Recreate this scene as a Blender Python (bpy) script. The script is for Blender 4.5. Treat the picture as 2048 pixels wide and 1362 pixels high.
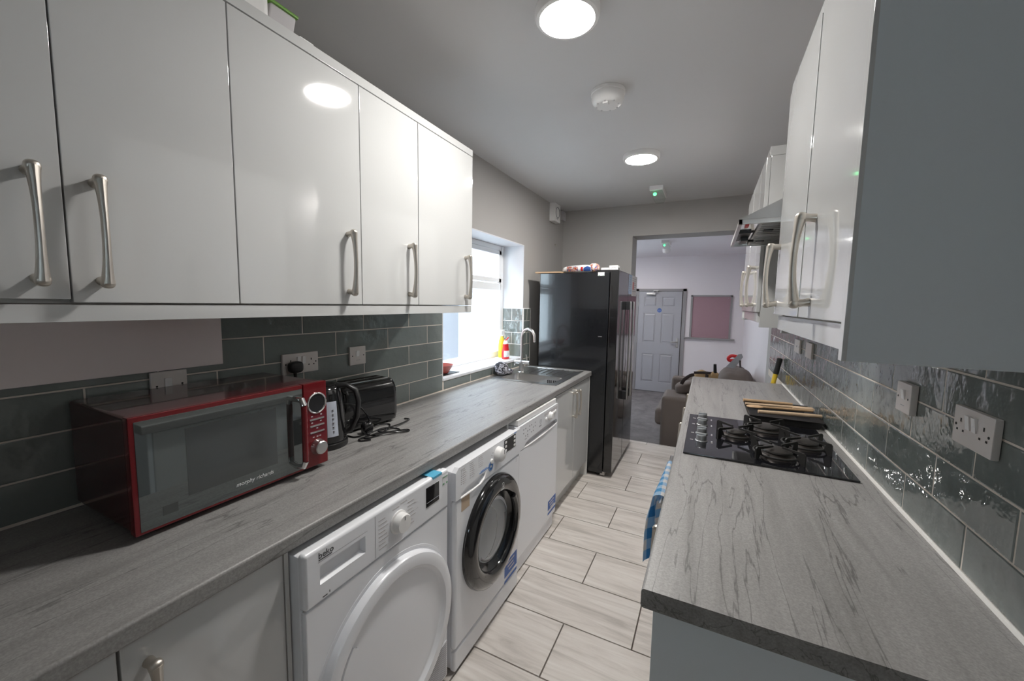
import bpy, bmesh, math, random
from mathutils import Matrix, Vector, noise
random.seed(7)
R = math.radians
for o in list(bpy.data.objects): bpy.data.objects.remove(o, do_unlink=True)
S = bpy.context.scene
C = S.collection

# ------------------------------------------------------------------ camera, world, exposure
cam_d = bpy.data.cameras.new('camera'); cam = bpy.data.objects.new('camera', cam_d); C.objects.link(cam)
cam_d.sensor_width = 36.0; cam_d.lens = 788.2 / 2048 * 36.0; cam_d.clip_start = 0.02; cam_d.clip_end = 100
cam.matrix_world = Matrix.Translation((0, 0, 1.47)) @ (Matrix.Rotation(R(26.463), 4, 'Z') @ Matrix.Rotation(R(90 - 5.377), 4, 'X') @ Matrix.Rotation(R(0.957), 4, 'Z'))
S.camera = cam
W = bpy.data.worlds.new('world'); S.world = W; W.use_nodes = True
bg = W.node_tree.nodes['Background']; bg.inputs[0].default_value = (0.74, 0.88, 1.0, 1); bg.inputs[1].default_value = 6.5
S.view_settings.view_transform = 'Standard'; S.view_settings.look = 'None'; S.view_settings.gamma = 1.0
S.view_settings.use_curve_mapping = False
S.view_settings.exposure = 1.38
S.cycles.diffuse_bounces = 8; S.cycles.max_bounces = 16; S.cycles.transparent_max_bounces = 16
LIGHT_STRENGTH = 92.0

# ------------------------------------------------------------------ materials
MATS = {}
def newmat(name):
    m = bpy.data.materials.new(name); m.use_nodes = True
    nt = m.node_tree; b = nt.nodes['Principled BSDF']
    MATS[name] = m
    return m, nt, b
def mat(name, col, rough=0.5, metal=0.0, coat=0.0, spec=0.5, bump=0.0, bscale=200.0, var=0.0, vscale=8.0):
    m, nt, b = newmat(name)
    b.inputs['Base Color'].default_value = (*col, 1); b.inputs['Roughness'].default_value = rough
    b.inputs['Metallic'].default_value = metal; b.inputs['Coat Weight'].default_value = coat
    b.inputs['Coat Roughness'].default_value = 0.03; b.inputs['Specular IOR Level'].default_value = spec
    tc = nt.nodes.new('ShaderNodeTexCoord')
    n = nt.nodes.new('ShaderNodeTexNoise'); n.inputs['Scale'].default_value = vscale; n.inputs['Detail'].default_value = 4
    nt.links.new(tc.outputs['Object'], n.inputs['Vector'])
    r = nt.nodes.new('ShaderNodeMapRange'); r.inputs['To Min'].default_value = 1 - var; r.inputs['To Max'].default_value = 1 + var
    nt.links.new(n.outputs['Fac'], r.inputs['Value'])
    mx = nt.nodes.new('ShaderNodeMix'); mx.data_type = 'RGBA'; mx.blend_type = 'MULTIPLY'; mx.inputs['Factor'].default_value = 1
    mx.inputs['A'].default_value = (*col, 1); nt.links.new(r.outputs[0], mx.inputs['B']); nt.links.new(mx.outputs['Result'], b.inputs['Base Color'])
    if bump:
        n2 = nt.nodes.new('ShaderNodeTexNoise'); n2.inputs['Scale'].default_value = bscale; n2.inputs['Detail'].default_value = 3
        nt.links.new(tc.outputs['Object'], n2.inputs['Vector'])
        bp = nt.nodes.new('ShaderNodeBump'); bp.inputs['Strength'].default_value = bump; bp.inputs['Distance'].default_value = 0.002
        nt.links.new(n2.outputs['Fac'], bp.inputs['Height']); nt.links.new(bp.outputs[0], b.inputs['Normal'])
    return m
def emis(name, col, s):
    m, nt, b = newmat(name)
    b.inputs['Base Color'].default_value = (0.8, 0.8, 0.8, 1)
    b.inputs['Emission Color'].default_value = (*col, 1); b.inputs['Emission Strength'].default_value = s
    return m

mat('gloss_white', (0.60, 0.605, 0.60), 0.06, coat=0.5, spec=0.5)
mat('carcass', (0.66, 0.66, 0.64), 0.45)
mat('shade_panel', (0.72, 0.77, 0.80), 0.35)  # white end panels in shade: bluish daylight tint put into the colour
mat('paint_grey', (0.42, 0.405, 0.39), 0.75, bump=0.08, bscale=350, var=0.03, vscale=1.5)
mat('paint_ceiling', (0.62, 0.61, 0.61), 0.7, bump=0.05, bscale=300, var=0.03, vscale=1.0)
mat('paint_white', (0.78, 0.76, 0.77), 0.7, bump=0.05, bscale=300)
mat('paint_far', (0.80, 0.76, 0.78), 0.75, bump=0.05, bscale=300, var=0.02, vscale=1.5)
mat('reveal_white', (0.72, 0.73, 0.76), 0.5)
mat('upvc', (0.86, 0.87, 0.88), 0.25)
mat('door_grey', (0.40, 0.40, 0.43), 0.4)
mat('frame_grey', (0.30, 0.29, 0.295), 0.45)
mat('pink_board', (0.38, 0.235, 0.27), 0.55)
mat('grout', (0.66, 0.60, 0.53), 0.85)
mat('floor_grout', (0.10, 0.08, 0.07), 0.9)
mat('sealant', (0.75, 0.73, 0.70), 0.4)
mat('nickel', (0.58, 0.54, 0.485), 0.40, metal=1.0)
mat('steel', (0.62, 0.61, 0.60), 0.28, metal=1.0, bump=0.05, bscale=400)
mat('steel_dark', (0.42, 0.41, 0.40), 0.35, metal=1.0)
mat('saw_steel', (0.35, 0.36, 0.38), 0.45, metal=0.3)
mat('chrome', (0.80, 0.80, 0.80), 0.08, metal=1.0)
mat('black_gloss', (0.010, 0.011, 0.013), 0.16, coat=0.3)
mat('black_plastic', (0.015, 0.015, 0.016), 0.35)
mat('black_shiny', (0.010, 0.010, 0.011), 0.12, coat=0.6)
mat('black_glass', (0.008, 0.008, 0.010), 0.04, coat=0.5)
mat('cast_iron', (0.020, 0.019, 0.018), 0.55, bump=0.2, bscale=500)
mat('burner_cap', (0.030, 0.027, 0.025), 0.38)
mat('burner_ring', (0.07, 0.06, 0.055), 0.4, metal=0.6)
mat('knob_metal', (0.42, 0.43, 0.44), 0.36, metal=0.8)
mat('red_gloss', (0.17, 0.008, 0.012), 0.18, metal=0.25, coat=0.5)
mat('red_dark', (0.050, 0.004, 0.007), 0.2, metal=0.2, coat=0.5)
mat('mirror_glass', (0.20, 0.22, 0.22), 0.03, metal=0.85)
mat('enamel', (0.83, 0.84, 0.87), 0.22, coat=0.3)
mat('white_plastic', (0.82, 0.81, 0.80), 0.4)
mat('socket_white', (0.68, 0.63, 0.60), 0.4)
mat('dark_hole', (0.02, 0.018, 0.018), 0.7)
mat('legend', (0.30, 0.30, 0.32), 0.6)
mat('legend_dark', (0.05, 0.05, 0.055), 0.6)
mat('legend_white', (0.75, 0.75, 0.76), 0.6)
mat('blue_print', (0.05, 0.13, 0.42), 0.5)
mat('blue_bright', (0.04, 0.20, 0.55), 0.5)
mat('blue_tape', (0.10, 0.42, 0.62), 0.5)
mat('tan_sticker', (0.55, 0.42, 0.30), 0.6)
mat('green_print', (0.10, 0.30, 0.14), 0.5)
mat('drum', (0.30, 0.30, 0.30), 0.3, metal=1.0)
mat('sofa', (0.145, 0.122, 0.110), 0.85, bump=0.3, bscale=900, var=0.08, vscale=6)
mat('canvas', (0.36, 0.24, 0.12), 0.85, bump=0.3, bscale=600, var=0.25, vscale=30)
mat('leather_dark', (0.04, 0.03, 0.03), 0.6)
mat('yellow_paint', (0.66, 0.46, 0.03), 0.35)
mat('rubber', (0.012, 0.012, 0.013), 0.6)
mat('red_plastic', (0.62, 0.02, 0.025), 0.35)
mat('yellow_plastic', (0.80, 0.60, 0.05), 0.35)
mat('clear_white', (0.80, 0.82, 0.82), 0.3)
mat('wood', (0.50, 0.33, 0.19), 0.55, var=0.15, vscale=25)
mat('wood_pale', (0.62, 0.45, 0.30), 0.55, var=0.15, vscale=25)
mat('dish_red', (0.36, 0.07, 0.05), 0.3)
mat('lime', (0.16, 0.36, 0.05), 0.4)
mat('pale_grey', (0.52, 0.50, 0.51), 0.5)
mat('paper', (0.62, 0.60, 0.60), 0.7)
mat('paper_blue', (0.36, 0.44, 0.58), 0.7)
mat('paper_red', (0.52, 0.20, 0.20), 0.7)
mat('gauge', (0.50, 0.54, 0.62), 0.25)
emis('led_panel', (1.0, 0.97, 0.93), LIGHT_STRENGTH)
emis('led_green', (0.03, 1.0, 0.25), 0.9)

def wood_floor_like(): pass
def streaks(name, base, dark, light, axis, rough, speck=0.0, coat=0.0):
    """stone/laminate with streaks that run along one axis"""
    m, nt, b = newmat(name); b.inputs['Roughness'].default_value = rough; b.inputs['Coat Weight'].default_value = coat
    tc = nt.nodes.new('ShaderNodeTexCoord'); mp = nt.nodes.new('ShaderNodeMapping')
    oi = nt.nodes.new('ShaderNodeObjectInfo')
    ad = nt.nodes.new('ShaderNodeVectorMath'); ad.operation = 'ADD'
    ml = nt.nodes.new('ShaderNodeVectorMath'); ml.operation = 'SCALE'; ml.inputs['Scale'].default_value = 37.0
    cx = nt.nodes.new('ShaderNodeCombineXYZ')
    for i in range(3): nt.links.new(oi.outputs['Random'], cx.inputs[i])
    nt.links.new(cx.outputs[0], ml.inputs[0]); nt.links.new(tc.outputs['Object'], ad.inputs[0]); nt.links.new(ml.outputs[0], ad.inputs[1])
    nt.links.new(ad.outputs[0], mp.inputs['Vector'])
    sc = [1.0, 1.0, 1.0]; sc['XYZ'.index(axis)] = 0.10 if axis == 'X' else 0.07
    mp.inputs['Scale'].default_value = sc
    n1 = nt.nodes.new('ShaderNodeTexNoise'); n1.inputs['Scale'].default_value = 22; n1.inputs['Detail'].default_value = 7; n1.inputs['Roughness'].default_value = 0.62; n1.inputs['Distortion'].default_value = 0.6
    nt.links.new(mp.outputs[0], n1.inputs['Vector'])
    cr = nt.nodes.new('ShaderNodeValToRGB'); e = cr.color_ramp.elements
    e[0].position = 0.33; e[0].color = (*dark, 1); e[1].position = 0.68; e[1].color = (*light, 1)
    mid = e.new(0.5); mid.color = (*base, 1)
    nt.links.new(n1.outputs['Fac'], cr.inputs[0])
    out = cr.outputs[0]
    if speck:
        n2 = nt.nodes.new('ShaderNodeTexNoise'); n2.inputs['Scale'].default_value = 260; n2.inputs['Detail'].default_value = 2
        nt.links.new(tc.outputs['Object'], n2.inputs['Vector'])
        r = nt.nodes.new('ShaderNodeMapRange'); r.inputs['From Min'].default_value = 0.3; r.inputs['From Max'].default_value = 0.7
        r.inputs['To Min'].default_value = 1 - speck; r.inputs['To Max'].default_value = 1 + speck; nt.links.new(n2.outputs['Fac'], r.inputs['Value'])
        # fine dark veins, also along the axis
        n3 = nt.nodes.new('ShaderNodeTexNoise'); n3.inputs['Scale'].default_value = 16; n3.inputs['Detail'].default_value = 5; n3.inputs['Distortion'].default_value = 0.45
        nt.links.new(mp.outputs[0], n3.inputs['Vector'])
        v = nt.nodes.new('ShaderNodeMath'); v.operation = 'SUBTRACT'; v.inputs[1].default_value = 0.5; nt.links.new(n3.outputs['Fac'], v.inputs[0])
        va = nt.nodes.new('ShaderNodeMath'); va.operation = 'ABSOLUTE'; nt.links.new(v.outputs[0], va.inputs[0])
        vr = nt.nodes.new('ShaderNodeMapRange'); vr.inputs['From Max'].default_value = 0.011; vr.inputs['To Min'].default_value = 0.50; vr.inputs['To Max'].default_value = 1.0
        nt.links.new(va.outputs[0], vr.inputs['Value'])
        mm = nt.nodes.new('ShaderNodeMath'); mm.operation = 'MULTIPLY'; nt.links.new(r.outputs[0], mm.inputs[0]); nt.links.new(vr.outputs[0], mm.inputs[1])
        mx = nt.nodes.new('ShaderNodeMix'); mx.data_type = 'RGBA'; mx.blend_type = 'MULTIPLY'; mx.inputs['Factor'].default_value = 1
        nt.links.new(out, mx.inputs['A']); nt.links.new(mm.outputs[0], mx.inputs['B']); out = mx.outputs['Result']
    nt.links.new(out, b.inputs['Base Color'])
    return m
streaks('floor_tile', (0.60, 0.555, 0.515), (0.44, 0.405, 0.37), (0.70, 0.665, 0.625), 'X', 0.38)
streaks('worktop', (0.265, 0.258, 0.250), (0.215, 0.209, 0.202), (0.30, 0.293, 0.284), 'Y', 0.40, speck=0.16)

def tile_mat():
    m, nt, b = newmat('wall_tile'); b.inputs['Roughness'].default_value = 0.07; b.inputs['Coat Weight'].default_value = 0.3
    tc = nt.nodes.new('ShaderNodeTexCoord'); oi = nt.nodes.new('ShaderNodeObjectInfo')
    cx = nt.nodes.new('ShaderNodeCombineXYZ'); ml = nt.nodes.new('ShaderNodeVectorMath'); ml.operation = 'SCALE'; ml.inputs['Scale'].default_value = 51
    for i in range(3): nt.links.new(oi.outputs['Random'], cx.inputs[i])
    ad = nt.nodes.new('ShaderNodeVectorMath'); ad.operation = 'ADD'
    nt.links.new(cx.outputs[0], ml.inputs[0]); nt.links.new(tc.outputs['Object'], ad.inputs[0]); nt.links.new(ml.outputs[0], ad.inputs[1])
    n = nt.nodes.new('ShaderNodeTexNoise'); n.inputs['Scale'].default_value = 10; n.inputs['Detail'].default_value = 4; nt.links.new(ad.outputs[0], n.inputs['Vector'])
    bp = nt.nodes.new('ShaderNodeBump'); bp.inputs['Strength'].default_value = 0.8; bp.inputs['Distance'].default_value = 0.009
    nt.links.new(n.outputs['Fac'], bp.inputs['Height']); nt.links.new(bp.outputs[0], b.inputs['Normal']); nt.links.new(bp.outputs[0], b.inputs['Coat Normal'])
    cr = nt.nodes.new('ShaderNodeValToRGB'); e = cr.color_ramp.elements
    e[0].color = (0.148, 0.172, 0.163, 1); e[1].color = (0.190, 0.214, 0.204, 1)
    nt.links.new(oi.outputs['Random'], cr.inputs[0]); nt.links.new(cr.outputs[0], b.inputs['Base Color'])
tile_mat()

def carpet_mat():
    m, nt, b = newmat('carpet'); b.inputs['Roughness'].default_value = 0.95
    tc = nt.nodes.new('ShaderNodeTexCoord'); n = nt.nodes.new('ShaderNodeTexNoise'); n.inputs['Scale'].default_value = 5; n.inputs['Detail'].default_value = 8; n.inputs['Roughness'].default_value = 0.7
    nt.links.new(tc.outputs['Object'], n.inputs['Vector'])
    cr = nt.nodes.new('ShaderNodeValToRGB'); e = cr.color_ramp.elements
    e[0].position = 0.35; e[0].color = (0.115, 0.105, 0.105, 1); e[1].position = 0.65; e[1].color = (0.20, 0.185, 0.185, 1)
    nt.links.new(n.outputs['Fac'], cr.inputs[0]); nt.links.new(cr.outputs[0], b.inputs['Base Color'])
    bp = nt.nodes.new('ShaderNodeBump'); bp.inputs['Strength'].default_value = 0.4; n2 = nt.nodes.new('ShaderNodeTexNoise'); n2.inputs['Scale'].default_value = 400
    nt.links.new(tc.outputs['Object'], n2.inputs['Vector']); nt.links.new(n2.outputs['Fac'], bp.inputs['Height']); nt.links.new(bp.outputs[0], b.inputs['Normal'])
carpet_mat()

def pane_mat(name, tint, refl=1.0):
    m = bpy.data.materials.new(name); m.use_nodes = True; MATS[name] = m; nt = m.node_tree; nt.nodes.clear()
    o = nt.nodes.new('ShaderNodeOutputMaterial'); t = nt.nodes.new('ShaderNodeBsdfTransparent'); t.inputs[0].default_value = (*tint, 1)
    g = nt.nodes.new('ShaderNodeBsdfGlossy'); g.inputs['Roughness'].default_value = 0.02
    lw = nt.nodes.new('ShaderNodeLayerWeight'); pw = nt.nodes.new('ShaderNodeMath'); pw.operation = 'POWER'; pw.inputs[1].default_value = 4.0
    f = nt.nodes.new('ShaderNodeMath'); f.operation = 'MULTIPLY_ADD'; f.inputs[1].default_value = 0.5 * refl; f.inputs[2].default_value = 0.03 * refl
    nt.links.new(lw.outputs['Facing'], pw.inputs[0]); nt.links.new(pw.outputs[0], f.inputs[0])
    mx = nt.nodes.new('ShaderNodeMixShader'); nt.links.new(f.outputs[0], mx.inputs[0]); nt.links.new(t.outputs[0], mx.inputs[1]); nt.links.new(g.outputs[0], mx.inputs[2])
    nt.links.new(mx.outputs[0], o.inputs[0])
pane_mat('pane', (0.95, 0.97, 0.97)); pane_mat('clear_plastic', (0.92, 0.95, 0.94)); pane_mat('porthole', (0.70, 0.71, 0.71), 0.8)

def checks(name, c0, c1, c2, scale):
    m, nt, b = newmat(name); b.inputs['Roughness'].default_value = 0.9
    tc = nt.nodes.new('ShaderNodeTexCoord'); 
    w = nt.nodes.new('ShaderNodeSeparateXYZ'); nt.links.new(tc.outputs['UV'], w.inputs[0])
    def band(o):
        a = nt.nodes.new('ShaderNodeMath'); a.operation = 'MULTIPLY'; a.inputs[1].default_value = scale; nt.links.new(o, a.inputs[0])
        f = nt.nodes.new('ShaderNodeMath'); f.operation = 'FRACT'; nt.links.new(a.outputs[0], f.inputs[0])
        g = nt.nodes.new('ShaderNodeMath'); g.operation = 'GREATER_THAN'; g.inputs[1].default_value = 0.5; nt.links.new(f.outputs[0], g.inputs[0]); return g.outputs[0]
    s = nt.nodes.new('ShaderNodeMath'); s.operation = 'ADD'; nt.links.new(band(w.outputs[0]), s.inputs[0]); nt.links.new(band(w.outputs[1]), s.inputs[1])
    h = nt.nodes.new('ShaderNodeMath'); h.operation = 'MULTIPLY'; h.inputs[1].default_value = 0.5; nt.links.new(s.outputs[0], h.inputs[0])
    cr = nt.nodes.new('ShaderNodeValToRGB'); cr.color_ramp.interpolation = 'CONSTANT'; e = cr.color_ramp.elements
    e[0].color = (*c0, 1); e[1].position = 0.4; e[1].color = (*c1, 1); x = e.new(0.9); x.color = (*c2, 1)
    nt.links.new(h.outputs[0], cr.inputs[0]); nt.links.new(cr.outputs[0], b.inputs['Base Color'])
checks('check_cloth', (0.80, 0.78, 0.76), (0.40, 0.58, 0.75), (0.10, 0.34, 0.60), 6)
def blotches(name, cols, scale, rough=0.6):
    m, nt, b = newmat(name); b.inputs['Roughness'].default_value = rough
    tc = nt.nodes.new('ShaderNodeTexCoord'); n = nt.nodes.new('ShaderNodeTexNoise'); n.inputs['Scale'].default_value = scale; n.inputs['Distortion'].default_value = 1.5
    nt.links.new(tc.outputs['Object'], n.inputs['Vector'])
    cr = nt.nodes.new('ShaderNodeValToRGB'); cr.color_ramp.interpolation = 'CONSTANT'; e = cr.color_ramp.elements
    e[0].color = (*cols[0], 1); e[1].position = 0.46; e[1].color = (*cols[1], 1)
    for i, c in enumerate(cols[2:]): x = e.new(0.52 + 0.06 * i); x.color = (*c, 1)
    nt.links.new(n.outputs['Fac'], cr.inputs[0]); nt.links.new(cr.outputs[0], b.inputs['Base Color'])
blotches('cloth_zebra', [(0.02, 0.02, 0.025), (0.30, 0.29, 0.33), (0.03, 0.03, 0.035), (0.50, 0.50, 0.55)], 28, 0.9)
blotches('bag_print', [(0.75, 0.74, 0.74), (0.60, 0.08, 0.06), (0.70, 0.40, 0.08), (0.08, 0.14, 0.45)], 40, 0.35)
blotches('label_print', [(0.8, 0.8, 0.8), (0.78, 0.8, 0.82), (0.60, 0.66, 0.72)], 60, 0.4)
def brick_mat():
    m, nt, b = newmat('yard_brick'); b.inputs['Roughness'].default_value = 0.9
    tc = nt.nodes.new('ShaderNodeTexCoord'); mp = nt.nodes.new('ShaderNodeMapping'); mp.inputs['Rotation'].default_value = (R(90), 0, R(90))
    br = nt.nodes.new('ShaderNodeTexBrick'); br.inputs['Scale'].default_value = 4.5
    br.inputs['Color1'].default_value = (0.34, 0.20, 0.17, 1); br.inputs['Color2'].default_value = (0.40, 0.26, 0.23, 1); br.inputs['Mortar'].default_value = (0.45, 0.43, 0.41, 1)
    nt.links.new(tc.outputs['Object'], mp.inputs[0]); nt.links.new(mp.outputs[0], br.inputs['Vector']); nt.links.new(br.outputs['Color'], b.inputs['Base Color'])
brick_mat()
mat('yard_render', (0.42, 0.42, 0.44), 0.8); mat('yard_ground', (0.80, 0.80, 0.80), 0.9); mat('drainpipe', (0.50, 0.54, 0.66), 0.5)

# ------------------------------------------------------------------ mesh helpers
class B:
    def __init__(s): s.bm = bmesh.new(); s.uv = None
    def _merge(s, t):
        me = bpy.data.meshes.new('t'); t.to_mesh(me); t.free(); s.bm.from_mesh(me); bpy.data.meshes.remove(me)
    def box(s, x0, y0, z0, x1, y1, z1, bev=0.0, seg=2):
        x0, x1 = min(x0, x1), max(x0, x1); y0, y1 = min(y0, y1), max(y0, y1); z0, z1 = min(z0, z1), max(z0, z1)
        t = bmesh.new(); bmesh.ops.create_cube(t, size=1.0)
        for v in t.verts: v.co = Vector(((x0 + x1) / 2 + v.co.x * (x1 - x0), (y0 + y1) / 2 + v.co.y * (y1 - y0), (z0 + z1) / 2 + v.co.z * (z1 - z0)))
        if bev > 0: bmesh.ops.bevel(t, geom=list(t.edges), offset=min(bev, 0.45 * min(x1 - x0, y1 - y0, z1 - z0)), segments=seg, profile=0.5, affect='EDGES')
        s._merge(t); return s
    def hexa(s, pts):   # 8 corners: bottom 4, top 4
        v = [s.bm.verts.new(p) for p in pts]
        for f in ((0, 3, 2, 1), (4, 5, 6, 7), (0, 1, 5, 4), (1, 2, 6, 5), (2, 3, 7, 6), (3, 0, 4, 7)): s.bm.faces.new([v[i] for i in f])
        bmesh.ops.recalc_face_normals(s.bm, faces=list(s.bm.faces)); return s
    def tube(s, pts, r, seg=10, closed=False, caps=True, flat=1.0, up=None):
        pts = [Vector(p) for p in pts]; n = len(pts)
        rr = [r] * n if isinstance(r, (int, float)) else list(r)
        rings = []; prev = None
        for i, p in enumerate(pts):
            a = pts[(i - 1) % n] if (closed or i > 0) else p; b = pts[(i + 1) % n] if (closed or i < n - 1) else p
            d = (b - a).normalized() if (b - a).length > 1e-9 else Vector((0, 0, 1))
            if prev is None:
                q = Vector(up) if up else (Vector((0, 0, 1)) if abs(d.z) < 0.9 else Vector((1, 0, 0)))
            else: q = prev
            u = (q - d * q.dot(d)).normalized(); w = d.cross(u); prev = u
            rings.append([s.bm.verts.new(p + (u * math.cos(2 * math.pi * k / seg) + w * math.sin(2 * math.pi * k / seg) * flat) * rr[i]) for k in range(seg)])
        m = n if closed else n - 1
        for i in range(m):
            A, Bq = rings[i], rings[(i + 1) % n]
            for k in range(seg): s.bm.faces.new((A[k], A[(k + 1) % seg], Bq[(k + 1) % seg], Bq[k]))
        if caps and not closed:
            s.bm.faces.new(rings[0][::-1]); s.bm.faces.new(rings[-1])
        return s
    def cyl(s, p0, p1, r0, r1=None, seg=24): return s.tube([p0, p1], [r0, r0 if r1 is None else r1], seg)
    def lathe(s, prof, o, axis='Z', seg=40, a0=0.0, a1=360.0, sx=1.0, sy=1.0):
        """prof: (radius, height) pairs along the axis from o"""
        o = Vector(o); full = abs(a1 - a0) >= 359.9; n = seg if full else seg + 1; rings = []
        for r, h in prof:
            ring = []
            for k in range(n):
                a = R(a0 + (a1 - a0) * k / seg); c, q = math.cos(a) * r * sx, math.sin(a) * r * sy
                p = {'Z': (c, q, h), 'X': (h, c, q), 'Y': (q, h, c)}[axis]
                ring.append(s.bm.verts.new(o + Vector(p)))
            rings.append(ring)
        for i in range(len(rings) - 1):
            for k in range(n if full else n - 1):
                k2 = (k + 1) % n
                s.bm.faces.new((rings[i][k], rings[i][k2], rings[i + 1][k2], rings[i + 1][k]))
        bmesh.ops.remove_doubles(s.bm, verts=list(s.bm.verts), dist=1e-6)
        bmesh.ops.recalc_face_normals(s.bm, faces=list(s.bm.faces)); return s
    def prism(s, poly, axis, a0, a1, bev=0.0):
        t = bmesh.new()
        def mk(p, a): return {'X': (a, p[0], p[1]), 'Y': (p[0], a, p[1]), 'Z': (p[0], p[1], a)}[axis]
        A = [t.verts.new(mk(p, a0)) for p in poly]; Bq = [t.verts.new(mk(p, a1)) for p in poly]; n = len(poly)
        t.faces.new(A); t.faces.new(Bq[::-1])
        for i in range(n): t.faces.new((A[i], Bq[i], Bq[(i + 1) % n], A[(i + 1) % n]))
        bmesh.ops.recalc_face_normals(t, faces=list(t.faces))
        if bev: bmesh.ops.bevel(t, geom=list(t.edges), offset=bev, segments=2, profile=0.5, affect='EDGES')
        s._merge(t); return s
    def pillow(s, c, size, e=0.5, nu=20, nv=14, rot=None, wob=0.0, seed=0):
        c = Vector(c); M = rot or Matrix.Identity(3)
        def f(a, p): return math.copysign(abs(a) ** p, a)
        rings = []
        for i in range(nv + 1):
            ph = -math.pi / 2 + math.pi * i / nv; ring = []
            for k in range(nu):
                th = 2 * math.pi * k / nu
                p = Vector((f(math.cos(ph), e) * f(math.cos(th), e) * size[0] / 2, f(math.cos(ph), e) * f(math.sin(th), e) * size[1] / 2, f(math.sin(ph), e) * size[2] / 2))
                if wob: p *= 1 + wob * noise.noise(p * 9 + Vector((seed, seed * 2, 3)))
                ring.append(s.bm.verts.new(c + M @ p))
            rings.append(ring)
        for i in range(nv):
            for k in range(nu): s.bm.faces.new((rings[i][k], rings[i][(k + 1) % nu], rings[i + 1][(k + 1) % nu], rings[i + 1][k]))
        bmesh.ops.remove_doubles(s.bm, verts=list(s.bm.verts), dist=1e-5)
        return s
    def grid(s, fn, nu, nv, thick=0.0, uv=True):
        vs = [[s.bm.verts.new(fn(i / nu, j / nv)) for j in range(nv + 1)] for i in range(nu + 1)]
        lay = s.bm.loops.layers.uv.verify()
        for i in range(nu):
            for j in range(nv):
                fc = s.bm.faces.new((vs[i][j], vs[i + 1][j], vs[i + 1][j + 1], vs[i][j + 1]))
                for l, (a, b) in zip(fc.loops, ((i, j), (i + 1, j), (i + 1, j + 1), (i, j + 1))): l[lay].uv = (a / nu, b / nv)
        if thick: bmesh.ops.solidify(s.bm, geom=list(s.bm.faces), thickness=thick)
        return s
    def transform(s, M): bmesh.ops.transform(s.bm, matrix=M, verts=list(s.bm.verts)); return s

LOC = {}
def wloc(o): return LOC.get(o.name, Vector((0, 0, 0))) if o else Vector((0, 0, 0))
def obj(name, b, m, parent=None, loc=None, local=False, smooth=38):
    """one mesh object; vertices come in world coordinates unless local"""
    bm = b.bm if isinstance(b, B) else b
    me = bpy.data.meshes.new(name)
    if loc is None and parent is None:
        xs = [v.co for v in bm.verts]
        loc = Vector(((min(c.x for c in xs) + max(c.x for c in xs)) / 2, (min(c.y for c in xs) + max(c.y for c in xs)) / 2, min(c.z for c in xs)))
    off = Vector(loc) if parent is None else wloc(parent)
    if local: off = Vector((0, 0, 0))
    for v in bm.verts: v.co -= off
    bm.to_mesh(me); bm.free()
    if smooth:
        me.shade_smooth(); me.set_sharp_from_angle(angle=R(smooth))
    o = bpy.data.objects.new(name, me); C.objects.link(o)
    if smooth == 38:
        wn = o.modifiers.new('weighted_normal', 'WEIGHTED_NORMAL'); wn.keep_sharp = True; wn.weight = 90
    me.materials.append(MATS[m])
    if parent: o.parent = parent; LOC[o.name] = off
    else: o.location = loc; LOC[o.name] = Vector(loc)
    return o
def tag(o, label, cat, group=None):
    o['label'] = label; o['category'] = cat
    if group: o['group'] = group
    return o
def stuff(o): o['kind'] = 'stuff'; return o
def struct(o): o['kind'] = 'structure'; return o
def thing(name, label, cat, loc, rotz=0.0, group=None):
    o = bpy.data.objects.new(name, None); C.objects.link(o); o.location = loc; o.rotation_euler = (0, 0, rotz); o.empty_display_size = 0.05
    LOC[o.name] = Vector(loc)
    return tag(o, label, cat, group)
def text(name, body, size, m, parent, org, xd, yd, ext=0.0003, align='LEFT', shear=0.0, local=False):
    cu = bpy.data.curves.new('txt', 'FONT'); cu.body = body; cu.size = size; cu.extrude = ext; cu.align_x = align; cu.shear = shear; cu.resolution_u = 3
    t = bpy.data.objects.new('txt', cu); C.objects.link(t); bpy.context.view_layer.update()
    me = bpy.data.meshes.new_from_object(t.evaluated_get(bpy.context.evaluated_depsgraph_get()))
    bpy.data.objects.remove(t, do_unlink=True); bpy.data.curves.remove(cu)
    xd = Vector(xd).normalized(); yd = Vector(yd).normalized(); zd = xd.cross(yd)
    off = Vector((0, 0, 0)) if local else wloc(parent)
    M = Matrix((xd, yd, zd)).transposed().to_4x4(); M.translation = Vector(org) - off
    me.transform(M); me.name = name
    me.materials.clear(); me.materials.append(MATS[m])
    o = bpy.data.objects.new(name, me); C.objects.link(o); o.parent = parent; return o
def bow_handle(x, y, z0, z1, nx, parent, name='handle', proj=0.036):
    """vertical cast bow handle on a face whose outward normal is nx*X"""
    b = B(); zc, h = (z0 + z1) / 2, (z1 - z0) / 2 - 0.010; pts = []; rr = []
    for i in range(17):
        t = -1 + 2 * i / 16
        pts.append((x + nx * (proj - 0.008 + 0.008 * (1 - t * t)), y, zc + t * h)); rr.append(0.0073 + 0.0052 * abs(t) ** 3)
    b.tube(pts, rr, 10, flat=0.85)
    for sgn in (-1, 1):
        b.tube([(x, y, zc + sgn * (h - 0.004)), (x + nx * 0.012, y, zc + sgn * (h - 0.002)), (x + nx * (proj - 0.006), y, zc + sgn * h)], [0.0095, 0.0085, 0.0105], 12)
        b.pillow((x + nx * (proj - 0.008), y, zc + sgn * h), (0.022, 0.022, 0.022), 0.8, 12, 8)
    return obj(name, b, 'nickel', parent)

XL, XR, ZC = -1.483, 0.514, 2.48
PL, PR = XL - 0.007, XR + 0.007     # plaster faces
WT = 0.91
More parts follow.
